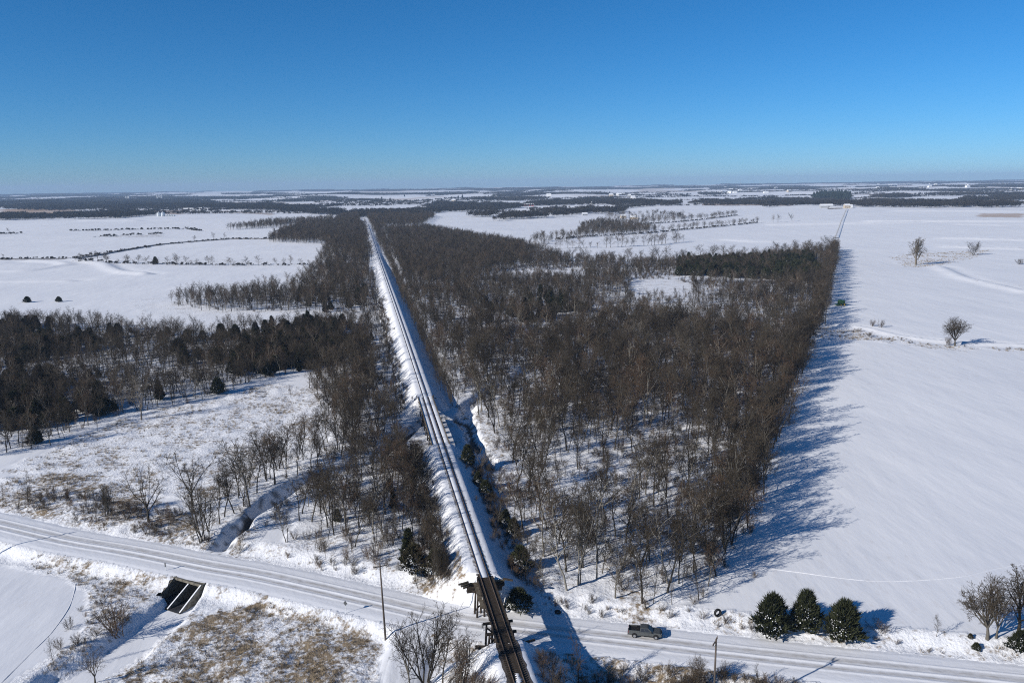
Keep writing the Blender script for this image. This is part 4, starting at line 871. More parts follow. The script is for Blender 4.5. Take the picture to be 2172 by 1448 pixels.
m2 = (bx > -1e9); scatter('distant_woods', np.stack([bx, by, ground_z(bx, by), RNG.random(n) * 6.28, RNG.uniform(.75, 1.2, n), RNG.integers(0, 3, n)], 1)[m2], [('bigclump', k) for k in range(3)], 'blue-dark woodland patches spread to the horizon', 'wood')
hd = []
for pts in ([(150, 490), (230, 489), (300, 487), (400, 486), (425, 490)], [(210, 503), (280, 499), (350, 496)], [(0, 497), (40, 496)], [(0, 551), (160, 549), (270, 531), (350, 519), (480, 508), (575, 507)], [(165, 553), (330, 561), (480, 563), (655, 562)], [(1180, 508), (1255, 502), (1390, 494), (1500, 483), (1610, 472)],
            [(1340, 477), (1440, 471), (1500, 465), (1560, 457)], [(1490, 436), (1560, 433), (1680, 436)]):
    P = wpoly(pts); a = along(P, 2.6, 2.8, .06, .40, 2); a[:, 4] *= 1.35 if pts[0][1] < 504 and pts[0][0] < 300 else 1; hd.append(a)
hd = np.concatenate(hd); scatter('hedge_undergrowth', hd, [('hedge', k) for k in range(2)], 'low dark brush lining hedgerows and far field edges', 'undergrowth')
x, y = jitter_pts(wpoly([(1722, 424), (1740, 414), (1800, 414), (1806, 424), (1780, 427)]), 36); n = x.size
scatter('evergreen_woods', np.stack([x, y, ground_z(x, y), RNG.random(n) * 6.28, RNG.uniform(1.5, 2.1, n), RNG.integers(0, 2, n)], 1), [('pine', k) for k in range(2)], 'dark evergreen grove on the hill behind the white farm', 'wood')
for i, (b_, l_) in enumerate((((958, 423), 'leftmost dark pine by the far pale farmhouse'), ((972, 422), 'second dark pine by the far pale farmhouse'), ((981, 421), 'tallest dark pine by the far pale farmhouse'), ((1029, 421), 'left dark pine on the far wooded ridge'), ((1047, 420), 'right dark pine on the far wooded ridge'), ((810, 426), 'dark pine on the far field left of the farm'), ((828, 425), 'dark pine on the far field nearer the farm'), ((858, 417), 'dark pine windbreak tree on the horizon field'))):
    plant_px('pine_tree', ('pine', i % 2), b_, 15 + 3 * (i % 3), l_)

# ------------------------------------------------------------------ farm buildings
M_WHITE = principled('white_siding', (0.78, 0.78, 0.76), 0.6); M_RED = principled('red_siding', (0.42, 0.05, 0.03), 0.7); M_TANW = principled('tan_siding', (0.42, 0.36, 0.28), 0.7); M_GREYW = principled('grey_siding', (0.32, 0.33, 0.34), 0.7)
M_GALV = principled('galvanised_steel', (0.55, 0.58, 0.60), 0.45, 0.3); M_GLASS = principled('window_glass', (0.03, 0.035, 0.045), 0.15, 0, 0.5); M_DKROOF = principled('dark_roof', (0.06, 0.06, 0.065), 0.8); M_DOOR = principled('door_dark', (0.07, 0.06, 0.055), 0.6)
def building(name, base, ln, dp, h, rise, label, wall=None, roof=None, rz=0.0, cat='house', openings='house'):
    p = gp(*base); o = empty(name, (p.x, p.y, gz(p.x, p.y) - 0.4), rz); props(o, label, cat)
    MB().box((0, 0, h / 2), (ln, dp, h)).build('wall', wall or M_WHITE, o)
    e = 0.5; prof = [(-dp / 2 - e, h - 0.1), (0, h + rise), (dp / 2 + e, h - 0.1), (dp / 2 + e, h + .15), (0, h + rise + .3), (-dp / 2 - e, h + .15)]
    m = MB(); n = len(prof); vs_ = [(-ln / 2 - e, y_, z_) for y_, z_ in prof] + [(ln / 2 + e, y_, z_) for y_, z_ in prof]
    m.add(vs_, [(k, (k + 1) % n, n + (k + 1) % n, n + k) for k in range(n)] + [(0, 1, 4, 5), (1, 2, 3, 4), (6, 11, 10, 7), (7, 10, 9, 8)]); m.build('roof', roof or M_SNOWPLAIN, o)
    for sx in (-1, 1):
        g = MB(); x_ = sx * (ln / 2 - .02); g.add([(x_, -dp / 2, h), (x_, dp / 2, h), (x_, 0, h + rise)], [(0, 1, 2)]); g.build('gable', wall or M_WHITE, o)
    if openings == 'house':
        for fy in (-1, 1):
            for i in range(max(2, int(ln / 4))):
                x_ = -ln / 2 + (i + .5) * ln / max(2, int(ln / 4))
                if i == 1 and fy == -1: MB().box((x_, fy * (dp / 2 + .04), 1.05), (1.0, .1, 2.1)).build('door', M_DOOR, o)
                else: MB().box((x_, fy * (dp / 2 + .04), h * .58), (1.1, .1, 1.4)).build('window', M_GLASS, o)
        MB().box((ln * .2, 0, h + rise + .4), (.7, .7, 1.6)).build('chimney', M_TANW, o)
    elif openings == 'barn':
        MB().box((ln * .15, -dp / 2 - .05, h * .42), (4.5, .12, h * .84)).build('door', M_DOOR, o)
        for i in range(3): MB().box((-ln * .4 + i * ln * .16, -dp / 2 - .05, h * .6), (1.6, .1, 1.0)).build('window', M_GLASS, o)
    elif openings == 'open':
        for i in range(4): MB().box((-ln * .38 + i * ln * .2, -dp / 2 - .05, h * .4), (ln * .15, .12, h * .8)).build('bay', M_DOOR, o)
    return o
building('barn', (1120, 437), 40, 14, 6, 3.5, 'long barn with red front and white roof on the far ridge', M_RED, None, 0.0, 'barn', 'open')
building('house', (1137, 436), 12, 9, 5, 3, 'small white house right of the red-fronted barn')
building('house', (1259, 433), 18, 10, 5, 3.5, 'white farmhouse on the far ridge right of the red-fronted barn', None, None, .3)
building('shed', (1300, 431), 30, 12, 4, 2, 'long low white shed on the far ridge crest', None, None, 0, 'shed', 'barn')
building('barn', (1752, 441), 32, 16, 6.5, 4, 'big white-roofed barn of the far farm before the evergreens', M_GREYW, None, -.08, 'barn', 'barn')
building('shed', (1771, 443), 34, 10, 3.2, 1.8, 'low open-fronted shed beside the big white-roofed barn', M_DOOR, None, -.05, 'shed', 'open')
building('house', (1796, 442), 14, 11, 8, 3.5, 'tan two-storey farmhouse where the field track ends', M_TANW, None, 0)
building('house', (1804, 441), 8, 8, 6, 3, 'white garage beside the tan farmhouse')
building('shed', (401, 446), 36, 14, 5, 3, 'long dark barn with snowy roof behind the grain bins', M_DOOR, None, .05, 'barn', 'barn')
building('house', (423, 446), 16, 11, 6, 4, 'white farmhouse behind the grain bins', None, None, .2)
building('house', (412, 447), 11, 9, 4, 3, 'small shed between the dark barn and white farmhouse', M_GREYW)
building('house', (1164, 416), 26, 16, 9, 6, 'large white hilltop house among far woods'); building('house', (962, 427), 18, 11, 6, 4, 'pale farmhouse below the dark pines', M_TANW)
building('house', (948, 428), 16, 10, 5, 3, 'white farm shed left of the pale farmhouse'); building('house', (1240, 457), 12, 9, 4, 3, 'grey cabin hidden in trees at the upper hedgerow', M_GREYW, None, .2); building('house', (1345, 465), 15, 10, 5, 3.5, 'brown house hidden among hedgerow trees', M_TANW, None, -.2); building('house', (1322, 462), 11, 9, 4.5, 3, 'small brown house left of the brown hedgerow house', M_TANW, None, .1)
rg = random.Random(5)
for i in range(46):
    if i < 26: px, py = rg.uniform(1860, 2168), rg.uniform(391, 404)
    elif i < 38: px, py = rg.uniform(1500, 1700), rg.uniform(398, 411)
    else: px, py = rg.uniform(1290, 1345), rg.uniform(410, 421)
    k = i % 4; p_ = gp(px, py); o = empty('house', (p_.x, p_.y, gz(p_.x, p_.y)), rg.uniform(-.6, .6)); props(o, ('tiny far house in the hazy town on the right horizon', 'tiny far house in the hazy settlement below the radio mast', 'tiny far house in the valley settlement beyond the ridge')[0 if i < 26 else 1 if i < 38 else 2].replace('tiny', 'tiny ' + ('white', 'tan', 'white', 'grey')[k]) + ', ' + ('near', 'far')[int(py < (397 if i < 26 else 404 if i < 38 else 415))] + ' row, ' + ('leftmost', 'left', 'centre', 'right', 'rightmost')[min(4, int(5 * (px - (1860, 1500, 1290)[0 if i < 26 else 1 if i < 38 else 2]) / (308, 200, 55)[0 if i < 26 else 1 if i < 38 else 2]))], 'house', ('far houses of the horizon town', 'far houses of the mid settlement', 'far houses of the valley settlement')[0 if i < 26 else 1 if i < 38 else 2])
    l, d, h = rg.uniform(16, 34), rg.uniform(12, 18), rg.uniform(6, 11); MB().box((0, 0, h / 2), (l, d, h)).build('wall', (M_WHITE, M_TANW, M_WHITE, M_GREYW)[k], o)
    m = MB(); m.add([(-l / 2, -d / 2 - .5, h), (l / 2, -d / 2 - .5, h), (l / 2, d / 2 + .5, h), (-l / 2, d / 2 + .5, h), (-l / 2, 0, h + 5), (l / 2, 0, h + 5)], [(0, 1, 5, 4), (2, 3, 4, 5), (0, 4, 3), (1, 2, 5), (0, 3, 2, 1)]); m.build('roof', M_SNOWPLAIN, o)
def bin_(name, base, r, h, cone, label, cat, group=None, mat=None):
    p = gp(*base); o = empty(name, (p.x, p.y, gz(p.x, p.y) - .3)); props(o, label, cat, group)
    MB().tube((0, 0, 0), (0, 0, h), r, r, 18).build('wall', mat or M_GALV, o, smooth=False); MB().tube((0, 0, h), (0, 0, h + cone), r * 1.04, r * .12, 18).build('roof', M_GALV, o)
    for k in range(3): MB().tube((0, 0, h * (k + 1) / 4), (0, 0, h * (k + 1) / 4 + .25), r * 1.015, r * 1.015, 18).build('ring', M_GALV, o)
    MB().box((0, -r, 1.1), (1, .3, 2.2)).build('door', M_DOOR, o); MB().tube((0, 0, h + cone), (0, 0, h + cone + .8), r * .14, r * .14, 8).build('cap', M_GALV, o)
    for s_ in (-.25, .25): MB().beam((s_ + r * .7, -r * .74, 0), (s_ + r * .7, -r * .74, h), .08, .08).build('ladder_rail', M_GALV, o)
bin_('grain_bin', (337, 459), 5.0, 9, 3, 'left one of two tall galvanised grain bins', 'grain bin'); bin_('grain_bin', (346, 459), 4.8, 9.5, 3, 'right one of two tall galvanised grain bins', 'grain bin')
for i in range(5): bin_('grain_bin', (354.5 + 3.9 * i, 458.8), 2.3, 4.8 - .3 * i, 1.6, ('first', 'second', 'third', 'fourth', 'last')[i] + ' small grain bin in the row right of the tall ones', 'grain bin', 'small grain bins in a row')
for i in range(3): bin_('silo', (268.5 + 3 * i, 425), 5, 24, 5, ('left', 'middle', 'right')[i] + ' of three grey silos in the far woods at left', 'silo', 'three far silos', M_GREYW)
for i in range(3): bin_('silo', (334.5 + 4.5 * i, 422.5), 6, 26 + 4 * (i == 1), 6, ('left', 'middle', 'right')[i] + ' tower of the far grain elevator', 'silo', 'far grain elevator towers', M_GREYW)
p = gp(1570, 396); mast = empty('radio_mast', p); props(mast, 'slender lattice radio mast rising above the horizon', 'mast'); HM = 95
for k in range(3):
    a = 2.09 * k; MB().beam((4 * math.cos(a), 4 * math.sin(a), 0), (.8 * math.cos(a), .8 * math.sin(a), HM), .9, .9).build('leg', M_GREYW, mast)
for j in range(12):
    f = j / 12; f2 = (j + 1) / 12; m = MB()
    for k in range(3):
        a, b = 2.09 * k, 2.09 * (k + 1); r0 = 4 - 3.2 * f; r1 = 4 - 3.2 * f2; m.beam((r0 * math.cos(a), r0 * math.sin(a), HM * f), (r1 * math.cos(b), r1 * math.sin(b), HM * f2), .5, .5)
    m.build('brace', M_GREYW, mast)
MB().tube((0, 0, HM), (0, 0, HM + 10), .4, .2, 6).build('antenna', M_GREYW, mast)

# ------------------------------------------------------------------ railway
def rp(s, n, z): return Vector((R0[0] + RE[0] * s + RN[0] * n, R0[1] + RE[1] * s + RN[1] * n, z))
RZ = math.atan2(-RE[0], RE[1])            # local y runs along the rails
trk = empty('railway_track', rp(0, 0, 6.0), RZ); props(trk, 'straight snow-covered railway line running to the horizon on its embankment', 'railway')
def bed(name, s0, s1, n0, n1, dz, mat, jit=0.0, thick=0.0, near=.7, far=8.0, parent=trk):
    """ribbon along the rails, soft uneven edges; local to the track"""
    ss = []; s = s0
    while s < s1: ss.append(s); s += near if s < 190 else (2.5 if s < 420 else far)
    ss.append(s1); ss = np.array(ss); jl = jit * (fbm(ss / 1.3 + n0 * 9, ss * 0 + n1, 101, 2) - .5) * 2; jr = jit * (fbm(ss / 1.3 + n1 * 7, ss * 0 + 40 + n0, 102, 2) - .5) * 2
    zz = rail_z(ss) - 6.0 + dz; rows = []
    if thick: offs = ((n0 + jl, -.03), (n0 + jl + .08, thick * .8), ((n0 + n1) / 2 + 0 * jl, thick), (n1 + jr - .08, thick * .8), (n1 + jr, -.03))
    else: offs = ((n0 + jl, 0), (n1 + jr, 0))
    for o, h in offs: rows.append(np.stack([o, ss, zz + h], 1))
    V = np.stack(rows, 1).reshape(-1, 3); k = len(offs); n = len(ss); ii = np.arange(n * k).reshape(n, k)
    F = np.stack([ii[:-1, :-1].ravel(), ii[:-1, 1:].ravel(), ii[1:, 1:].ravel(), ii[1:, :-1].ravel()], 1)
    return link(name, mesh_np(name, V, F, mat, True), parent)
END = 1480
for s0, s1 in ((-30, GAP1[0]),): bed('ballast_bed', s0, s1, -1.75, 1.85, .02, M_BALLAST, .3)
bed('ballast_bed', GAP1[1], END, -.84, .90, .02, M_BALLAST, .05)
bed('snow_bed', GAP1[1] + .3, END, -.66, .64, .03, M_SNOWPLAIN, .05, .07)
for i, (s0, s1) in enumerate(((-28, -21), (-18.5, -14), (-11, -7.5))): bed('snow_bed', s0, s1, -.45, .4, .05, M_SNOWPLAIN, .5, .12)
for sd in (-1, 1):
    ss = np.concatenate([np.arange(-30, 200, 5.), np.arange(200, END + 1, 20.)]); prof = ((-.07, .0), (-.07, .03), (-.02, .05), (-.035, .13), (-.035, .17), (.035, .17), (.035, .13), (.02, .05), (.07, .03), (.07, 0))
    V = np.stack([np.stack([np.full(ss.size, sd * .755 + a), ss, rail_z(ss) - 6.0 + b + np.where(ss < GAP1[1] + .5, .13, .04)], 1) for a, b in prof], 1).reshape(-1, 3); k = len(prof); ii = np.arange(len(V)).reshape(-1, k)
    F = np.concatenate([np.stack([ii[:-1, j], ii[:-1, (j + 1) % k], ii[1:, (j + 1) % k], ii[1:, j]], 1) for j in range(k)]); link('rail', mesh_np('rail', V, F, M_RAIL), trk)
tie_me = MB().box((0, 0, 0), (2.6, .23, .2)).build('tie', M_TIMBER, None, .015); tdat = tie_me.data; bpy.data.objects.remove(tie_me)
tie2_me = MB().box((0, 0, 0), (3.1, .26, .24)).build('tie', M_TIMBER, None, .015); tdat2 = tie2_me.data; bpy.data.objects.remove(tie2_me)
s = -16.0
while s < 108:
    if GAP1[0] - .3 < s < GAP1[1] + .3: o = link('tie', tdat2, trk, (random.uniform(-.06, .06), s, .02)); s += .42
    elif s < GAP1[0]: o = link('tie', tdat, trk, (random.uniform(-.05, .05), s, .06)); s += .52
    else: o = link('tie', tdat, trk, (.02 + random.uniform(-.06, .16), s, -.085 + random.choice((0, 0, .04)))); s += .52
    o.rotation_euler.z = random.uniform(-.02, .02)
# ---- open-deck timber trestle over the road
tb = empty('timber_trestle', rp(0, 0, 0), RZ); props(tb, 'dark open-deck timber trestle carrying the railway over the snowy road', 'bridge')
for n in (-1.1, -.75, -.4, .4, .75, 1.1): MB().box((n, (GAP1[0] + GAP1[1]) / 2, 5.58), (.24, GAP1[1] - GAP1[0] + .8, .66)).build('stringer', M_TIMBER, tb, .015)
for n in (-1.42, 1.42): MB().box((n, (GAP1[0] + GAP1[1]) / 2, 6.2), (.2, GAP1[1] - GAP1[0] + .6, .16)).build('guard_timber', M_TIMBER, tb, .015)
def bent(root, s, ztop, npile, half, foot, cap_half, mat=M_TIMBER, brace=True, dz0=.3):
    MB().box((0, s, ztop - .18), (cap_half * 2, .36, .36)).build('cap', mat, root, .02)
    for k in range(npile):
        n = -half + 2 * half * k / (npile - 1); sp = n * 1.18
        p = rp(s, sp, 0); zb = min(gz(p.x, p.y), ztop - 1) - .6
        MB().tube((sp, s, zb), (n, s, ztop - .36), .2, .17, 8).build('pile', mat, root)
    if brace:
        p = rp(s, 0, 0); zb = gz(p.x, p.y) + .4
        if ztop - zb > 2:
            for q, d in ((-1, .23), (1, -.23)): MB().beam((q * half * 1.2, s + d, zb), (-q * half * 1.05, s + d, ztop - .7), .1, .26).build('brace', mat, root)
for s in (2.0, 5.2, 8.4, 20.6): bent(tb, s, 5.25, 5, 1.9, 0, 2.5 if s < 20 else 3.2)
bent(tb, 19.2, 5.25, 4, 1.7, 0, 2.6, brace=False)
for k in range(6):
    MB().box((0, 21.35, 5.55 - k * .33), (7.0 - .15 * (k % 2), .16, .3)).build('bulkhead_plank', M_TIMBER if k else M_TIMBERW, tb, .012)
for k in range(5): MB().box((0, 1.35, 5.55 - k * .33), (6.0 - .15 * (k % 2), .16, .3)).build('bulkhead_plank', M_TIMBER, tb, .012)
for k in range(3): MB().beam((-3.1, 21.2 - .1 * k, 6.02 - k * .32), (-5.0 + .4 * k, 20.6 - .1 * k, 6.0 - k * .34), .28, .3).build('wing_timber', M_TIMBERW, tb, .02)
MB().beam((3.2, 21.3, 5.9), (4.9, 20.6, 5.7), .28, .3).build('wing_timber', M_TIMBER, tb, .02)
for k in range(2): MB().beam((-3.0, 1.5, 5.3 - k * .34), (-4.6, 2.6, 4.9 - k * .34), .28, .3).build('wing_timber', M_TIMBER, tb, .02)
MB().beam((3.0, 1.5, 5.2), (5.0, 2.9, 4.6), .3, .3).build('wing_timber', M_TIMBER, tb, .02)
MB().box((-1.95, 16, 6.06), (.7, 9, .06)).build('walkway_plank', M_TIMBERW, tb)
# ---- ballast-deck trestle farther on
db = empty('deck_trestle', rp(0, 0, 0), RZ); props(db, 'snow-covered ballast-deck timber trestle over the creek farther along the rails', 'bridge')
g0, g1 = GAP2; gm_ = (g0 + g1) / 2; gl = g1 - g0
MB().box((0, gm_, 5.78), (5.0, gl + 1.5, .36)).build('deck', M_TIMBER, db, .02)
for n in (-2.42, 2.42): MB().box((n, gm_, 6.06), (.22, gl + 1.5, .36)).build('curb', M_TIMBERW, db, .02)
for n in (-1.9, -1.2, -.4, .4, 1.2, 1.9): MB().box((n, gm_, 5.36), (.26, gl, .5)).build('stringer', M_TIMBER, db)
bed('snow_bed', g0 - .6, g1 + .6, -2.3, -1.0, .0, M_SNOWPLAIN, .02, .03, parent=trk); bed('snow_bed', g0 - .6, g1 + .6, 1.1, 2.3, .0, M_SNOWPLAIN, .02, .03, parent=trk)
for k in range(10): bent(db, g0 + 2 + k * (gl - 4) / 9, 5.1, 5, 2.0, 0, 2.6)
for n in (-2.9, 2.9):
    for k in range(4): MB().box((n, g1 - .1, 5.5 - k * .34), (1.6, .18, .3)).build('bulkhead_plank', M_TIMBER, db)
    MB().box((n * .98, g1 + .4, 6.1), (.25, .25, 1.0)).build('post', M_TIMBER, db)

# ------------------------------------------------------------------ culvert under the road
i_ = np.argmin(np.hypot(ROAD[:, 0] + 64.2, ROAD[:, 1] - 151)); tv = ROAD[i_ + 1] - ROAD[i_ - 1]; tv = tv / np.hypot(*tv); CAZ = math.atan2(tv[1], tv[0])
O_ = flat_pt(413, 1222); d0 = float(pl_dist(np.array([O_[0]]), np.array([O_[1]]), ROAD)[0][0])
O_ = O_ + np.array([tv[1], -tv[0]]) * max(0, 6.15 - d0)
cu = empty('box_culvert', (O_[0], O_[1], 0), CAZ - 0.10); props(cu, 'concrete twin box culvert with sloped wing walls under the snowy road', 'culvert')
WCU = 3.75                                     # half width; local -y points away from the road
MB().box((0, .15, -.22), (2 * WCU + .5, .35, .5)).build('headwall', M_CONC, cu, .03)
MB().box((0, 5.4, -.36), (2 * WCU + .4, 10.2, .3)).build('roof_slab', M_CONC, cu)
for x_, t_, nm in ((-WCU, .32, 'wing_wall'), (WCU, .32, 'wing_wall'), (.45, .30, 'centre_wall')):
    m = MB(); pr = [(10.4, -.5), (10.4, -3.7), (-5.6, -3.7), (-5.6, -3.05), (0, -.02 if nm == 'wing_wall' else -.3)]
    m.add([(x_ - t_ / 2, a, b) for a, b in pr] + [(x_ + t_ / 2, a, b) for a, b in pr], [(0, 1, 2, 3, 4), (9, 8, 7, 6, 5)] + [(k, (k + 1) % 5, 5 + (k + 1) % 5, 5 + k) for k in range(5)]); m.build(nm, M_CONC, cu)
    if nm == 'centre_wall': MB().beam((x_, -5.5, -2.98), (x_, -.2, -.33), .26, .06).build('snow', M_SNOWPLAIN, cu)
MB().beam((WCU, -5.5, -2.97), (WCU, -.1, .05), .28, .06).build('snow', M_SNOWPLAIN, cu)
MB().box((0, 2.4, -3.3), (2 * WCU, 16, .3)).build('floor', noisy('shade_toned_ice', (.012, .012, .013), (.06, .06, .065), .4, .4), cu)  # near-black wet floor; the shade inside the culvert is put into its colour
MB().box((0, 10.4, -2), (2 * WCU + .4, .3, 3.4)).build('light_stop_wall', M_CONC, cu)  # added to close the far end and keep daylight out of the boxes
# open the ground sheet where the culvert mouth is
inv = cu.matrix_basis.inverted() if False else (Matrix.Translation(cu.location) @ Matrix.Rotation(CAZ - .10, 4, 'Z')).inverted()
gme = ground.data; bm = bmesh.new(); bm.from_mesh(gme); dele = []
for f in bm.faces:
    c = f.calc_center_median()
    if abs(c.x - O_[0]) < 12 and abs(c.y - O_[1]) < 14:
        q = inv @ c
        if abs(q.x) < WCU - .1 and -4.6 < q.y < 1.0 and (c.z > -3.25): dele.append(f)
bmesh.ops.delete(bm, geom=dele, context='FACES_ONLY'); bm.to_mesh(gme); bm.free()

# ------------------------------------------------------------------ pickup truck
def pickup():
    pr, pf = flat_pt(1337, 1349), flat_pt(1402, 1354); c = (pr + pf) / 2; hd = math.atan2(pf[1] - pr[1], pf[0] - pr[0]) - .02
    t = empty('pickup_truck', (c[0], c[1] + .55, .06), hd, .95); props(t, 'silver grey crew-cab pickup truck with open black bed parked on the snowy road', 'truck')
    P = principled('silver_paint', (.105, .112, .110), .3, .4, .5); K = principled('black_plastic', (.015, .015, .017), .5); G = M_GLASS; W2 = .99
    m = MB(); m.prism([(-2.95, .52), (-2.95, 1.12), (-.95, 1.12), (-.95, 1.10), (1.28, 1.10), (1.45, 1.22), (2.55, 1.16), (2.86, 1.02), (2.92, .60), (2.7, .46), (-2.6, .46)], -W2, W2); m.build('body', P, t, .05, False)
    for y_ in (-W2 + .06, W2 - .06): MB().box((-1.95, y_, 1.22), (1.98, .13, .34)).build('bed_side', P, t, .03)
    MB().box((-2.9, 0, 1.22), (.1, 1.9, .34)).build('tailgate', P, t, .03); MB().box((-1.93, 0, 1.14), (1.86, 1.72, .06)).build('bed_floor', K, t)
    MB().box((-1.05, 0, 1.26), (.1, 1.9, .3)).build('bed_front', K, t); MB().box((-1.35, .35, 1.28), (.4, .7, .26)).build('toolbox', K, t, .02)
    m = MB(); lo = [(-.98, 1.10), (1.42, 1.16)]; hi = [(-.80, 1.86), (.52, 1.88)]
    yl, yh = W2 - .02, W2 - .2
    V = [(-.98, -yl, 1.09), (1.44, -yl, 1.15), (1.44, yl, 1.15), (-.98, yl, 1.09), (-.82, -yh, 1.85), (.55, -yh, 1.88), (.55, yh, 1.88), (-.82, yh, 1.85)]
    m.add(V, [(0, 3, 2, 1), (4, 5, 6, 7), (0, 1, 5, 4), (1, 2, 6, 5), (2, 3, 7, 6), (3, 0, 4, 7)]); m.build('cab', P, t, .05)
    def quad(name, a, b, c_, d, off, mat):
        q = MB(); n = ((Vector(b) - Vector(a)).cross(Vector(d) - Vector(a))).normalized() * off; q.add([Vector(p_) + n for p_ in (a, b, c_, d)], [(0, 1, 2, 3)]); q.build(name, mat, t)
    def lerp(a, b, f): return tuple(a[i] + (b[i] - a[i]) * f for i in range(3))
    for sy in (-1, 1):
        A = (-.98, sy * yl, 1.09); B = (1.44, sy * yl, 1.15); C = (.55, sy * yh, 1.88); D = (-.82, sy * yh, 1.85)
        def uvp(u, v): return lerp(lerp(A, B, u), lerp(D, C, u), v)
        for nm, u0, u1, v0, v1 in (('rear_side_window', .07, .40, .16, .86), ('front_side_window', .45, .86, .16, .86)):
            q = [uvp(u0, v0), uvp(u1, v0), uvp(u1 - (.05 if u1 > .8 else 0), v1), uvp(u0, v1)]; quad(nm, *q, .012 * (1 if sy < 0 else -1), G)
        for u_ in (-.05, .78):
            MB().box((u_ + .3, sy * (W2 + .012), .86), (.74, .02, .5)).build('door', P, t, .005); MB().box((u_ + .02, sy * (W2 + .03), 1.0), (.16, .03, .03)).build('door_handle', K, t)
        MB().box((1.12, sy * (W2 + .16), 1.30), (.12, .26, .2)).build('mirror', K, t, .02); MB().box((.1, sy * (W2 + .03), .46), (2.0, .1, .08)).build('running_board', K, t)
        MB().box((2.84, sy * .74, .93), (.1, .38, .18)).build('headlight', principled('lamp_glass', (.6, .62, .65), .1, .2, .6), t, .02); MB().box((-2.97, sy * .86, 1.06), (.05, .18, .36)).build('tail_light', principled('tail_red', (.25, .01, .01), .3), t)
        for x_ in (-1.85, 1.92):
            wz = .40; wy = sy * (W2 - .12)
            MB().tube((x_, sy * (W2 - .35), wz + .06), (x_, sy * (W2 + .015), wz + .06), .50, .50, 20).build('wheel_arch', K, t)
            wh = MB().tube((x_, wy - .14, wz), (x_, wy + .16 * 1, wz), .405, .405, 20).build('wheel', M_RUBBER, t, .03); wh.location.y = sy * .05
            MB().tube((x_, sy * (W2 + .10), wz), (x_, sy * (W2 + .115), wz), .24, .24, 16).build('rim', principled('rim_metal', (.35, .36, .37), .35, .6), wh)
    quad('windshield', (1.40, -yl + .1, 1.18), (1.40, yl - .1, 1.18), (.585, yh - .08, 1.85), (.585, -yh + .08, 1.85), .02, G); quad('rear_window', (-.975, yl - .2, 1.25), (-.975, -yl + .2, 1.25), (-.85, -yh + .12, 1.78), (-.85, yh - .12, 1.78), .02, G)
    MB().box((2.93, 0, .62), (.16, 1.9, .24)).build('front_bumper', K, t, .04); MB().box((-3.02, 0, .56), (.16, 1.9, .2)).build('rear_bumper', K, t, .03); MB().box((2.88, 0, .92), (.06, 1.05, .26)).build('grille', K, t, .01)
    MB().box((-.1, 0, 1.895), (1.0, 1.3, .03)).build('roof_panel', P, t, .01)
pickup()

# ------------------------------------------------------------------ poles, signs, tyres, field machine
def pole(loc, h, label, rz, lean=0.0):
    o = empty('utility_pole', loc, rz); o.rotation_euler.y = lean; props(o, label, 'pole')
    m = noisy('pole_wood', (.055, .045, .038), (.11, .09, .075), 2, .85, .2, stretch=(1, 1, .1))
    MB().tube((0, 0, -.6), (0, 0, h), .19, .12, 10).build('post', m, o, smooth=True); MB().box((0, .14, h - .45), (2.3, .12, .14)).build('crossarm', m, o)
    for x_ in (-1.05, .0, 1.05):
        z_ = h - .38 if x_ else h; MB().tube((x_, .14 if x_ else 0, z_), (x_, .14 if x_ else 0, z_ + .3), .06, .04, 8).build('insulator', principled('porcelain', (.12, .09, .07), .3), o)
    for sx in (-1, 1): MB().beam((sx * .7, .2, h - .5), (0, .2, h - 1.15), .05, .05).build('brace', M_GALV, o)
p1 = gp(818, 1358); pole((p1.x, p1.y, gz(p1.x, p1.y)), 13.1 + float(-gz(p1.x, p1.y)) * .9, 'weathered wooden utility pole with crossarm beside the snowy lane', math.radians(20), math.radians(-1.4))
tip = flat_pt(1779, 1398); L_ = 13 / math.tan(SUN_EL); b_ = tip - L_ * np.array([math.cos(SUN_AZ), math.sin(SUN_AZ)])
pole((b_[0], b_[1], gz(*b_)), 13 - gz(*b_) * .9, 'wooden utility pole cut by the bottom edge right of the truck', math.radians(60))
tip = flat_pt(160, 1128); b_ = tip - L_ * np.array([math.cos(SUN_AZ), math.sin(SUN_AZ)]); pole((b_[0], b_[1], gz(*b_)), 13 - gz(*b_) * .9, 'wooden utility pole out of frame whose shadow crosses the road at left', math.radians(31))
def sign(base, h, shape, label):
    p = gp(*base); o = empty('road_sign', (p.x, p.y, gz(p.x, p.y)), math.atan2(tv[1], tv[0])); props(o, label, 'sign')
    MB().box((0, 0, h / 2 - .2), (.07, .07, h + .4)).build('post', M_GALV, o); dk = principled('sign_back', (.09, .095, .10), .5, .4)
    if shape == 'plate': MB().box((0, -.05, h - .45), (.32, .03, .9)).build('plate', dk, o)
    else: m = MB(); m.add([(x_, y_, h - .45 + z_) for y_ in (-.07, -.04) for x_, z_ in ((-.42, 0), (0, -.5), (.42, 0), (0, .5))], [(0, 1, 2, 3), (7, 6, 5, 4), (0, 4, 5, 1), (1, 5, 6, 2), (2, 6, 7, 3), (3, 7, 4, 0)]); m.build('plate', dk, o)
sign((352, 1209), 1.8, 'plate', 'narrow marker sign standing on the road edge above the culvert'); sign((734, 1299), 2.5, 'diamond', 'diamond road sign on a post by the lane below the road'); sign((1024, 1338), 1.6, 'plate', 'narrow clearance marker sign at the foot of the timber trestle')
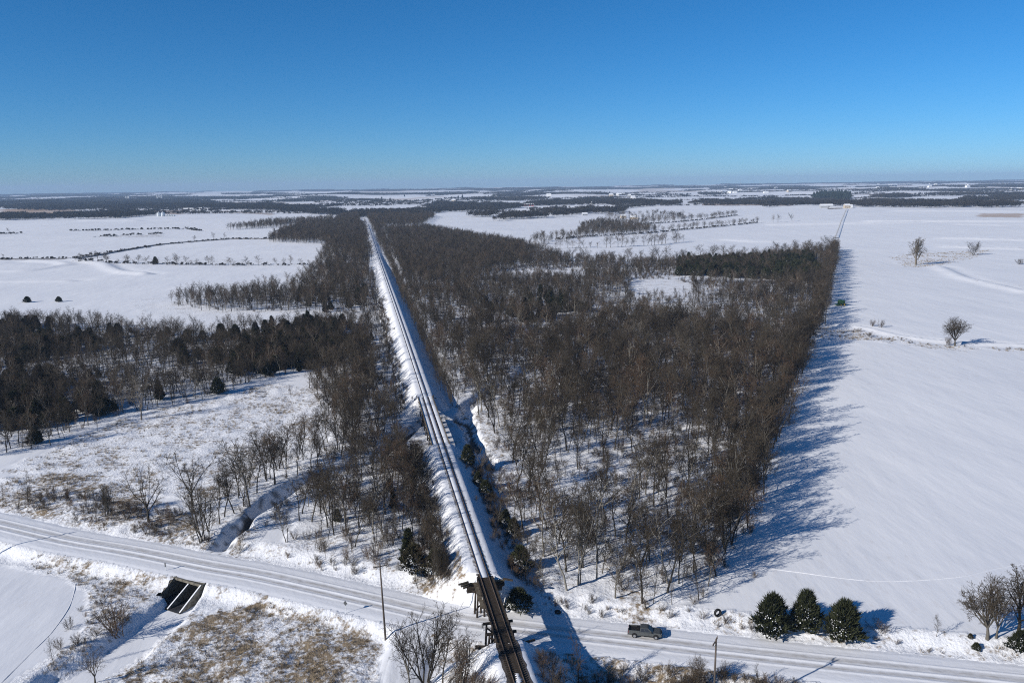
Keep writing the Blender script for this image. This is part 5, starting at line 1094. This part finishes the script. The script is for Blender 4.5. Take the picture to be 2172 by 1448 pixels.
def tyre(base, r, label, rot):
    p = gp(*base); me = bpy.data.meshes.new('tyre'); bm = bmesh.new(); V = []; n, k = 28, 10
    for i in range(n):
        a = 6.2832 * i / n
        for j in range(k): b = 6.2832 * j / k; rr = r * .74 + r * .26 * math.cos(b); V.append(bm.verts.new((rr * math.cos(a), rr * math.sin(a), r * .34 * math.sin(b))))
    for i in range(n):
        for j in range(k): bm.faces.new((V[i * k + j], V[((i + 1) % n) * k + j], V[((i + 1) % n) * k + (j + 1) % k], V[i * k + (j + 1) % k]))
    bm.to_mesh(me); bm.free(); me.materials.append(M_RUBBER); o = link('tyre', me, None, (p.x, p.y, gz(p.x, p.y) + (r * .92 if rot else .12))); o.rotation_euler = (rot, .1, .35); props(o, label, 'tyre')
tyre((1522, 1306), .75, 'large black tyre standing upright in the snow above the road', math.radians(88)); tyre((1183, 1298), .6, 'black tyre lying half buried in roadside snow near the trestle', 0)
def machine():
    p = gp(1784, 648); o = empty('field_machine', (p.x, p.y, gz(p.x, p.y)), .1); props(o, 'small dark green farm machine standing alone on the snowy field', 'machine'); Gn = noisy('green_paint', (.018, .06, .025), (.035, .09, .04), 1.5, .5); K = M_RUBBER
    MB().box((0, 0, 2.0), (3.6, 2.6, 2.2)).build('body', Gn, o, .12); MB().box((-.3, 0, 3.3), (2.4, 2.2, .5)).build('hopper', Gn, o, .06); MB().box((1.0, 0, 3.1), (1.3, 1.6, 1.0)).build('cab', M_GLASS, o, .06)
    MB().box((-2.6, 0, .7), (1.6, 3.4, .6)).build('header', Gn, o, .05); MB().beam((2.0, .3, 1.0), (5.2, .9, .5), .3, .3).build('drawbar', Gn, o); MB().beam((1.5, 0, 1.2), (2.5, 0, 1.0), .6, .5).build('hitch', Gn, o)
    for sx, r in ((-1.1, .62), (1.2, .85)):
        for sy in (-1, 1): wh = MB().tube((sx, sy * 1.35, r), (sx, sy * 1.8, r), r, r, 18).build('wheel', K, o); MB().tube((sx, sy * 1.81, r), (sx, sy * 1.83, r), r * .5, r * .5, 12).build('rim', principled('rim_yellow', (.5, .35, .03), .5), wh)
machine()

# ------------------------------------------------------------------ air
hz_m = bpy.data.materials.new('haze'); hz_m.use_nodes = True; hz_m.node_tree.nodes.clear(); ho = hz_m.node_tree.nodes.new('ShaderNodeOutputMaterial'); hv_ = hz_m.node_tree.nodes.new('ShaderNodeVolumePrincipled')
hv_.inputs['Color'].default_value = (.52, .72, 1.0, 1); hv_.inputs['Density'].default_value = 7.0e-5; hv_.inputs['Anisotropy'].default_value = 0.0
hz_m.node_tree.links.new(hv_.outputs[0], ho.inputs['Volume'])
zlo = float(GZ.min()) - 1.5
haze = MB().box((0, 7950, (zlo + 150) / 2), (28200, 17100, 150 - zlo)).build('haze', hz_m); haze['kind'] = 'stuff'
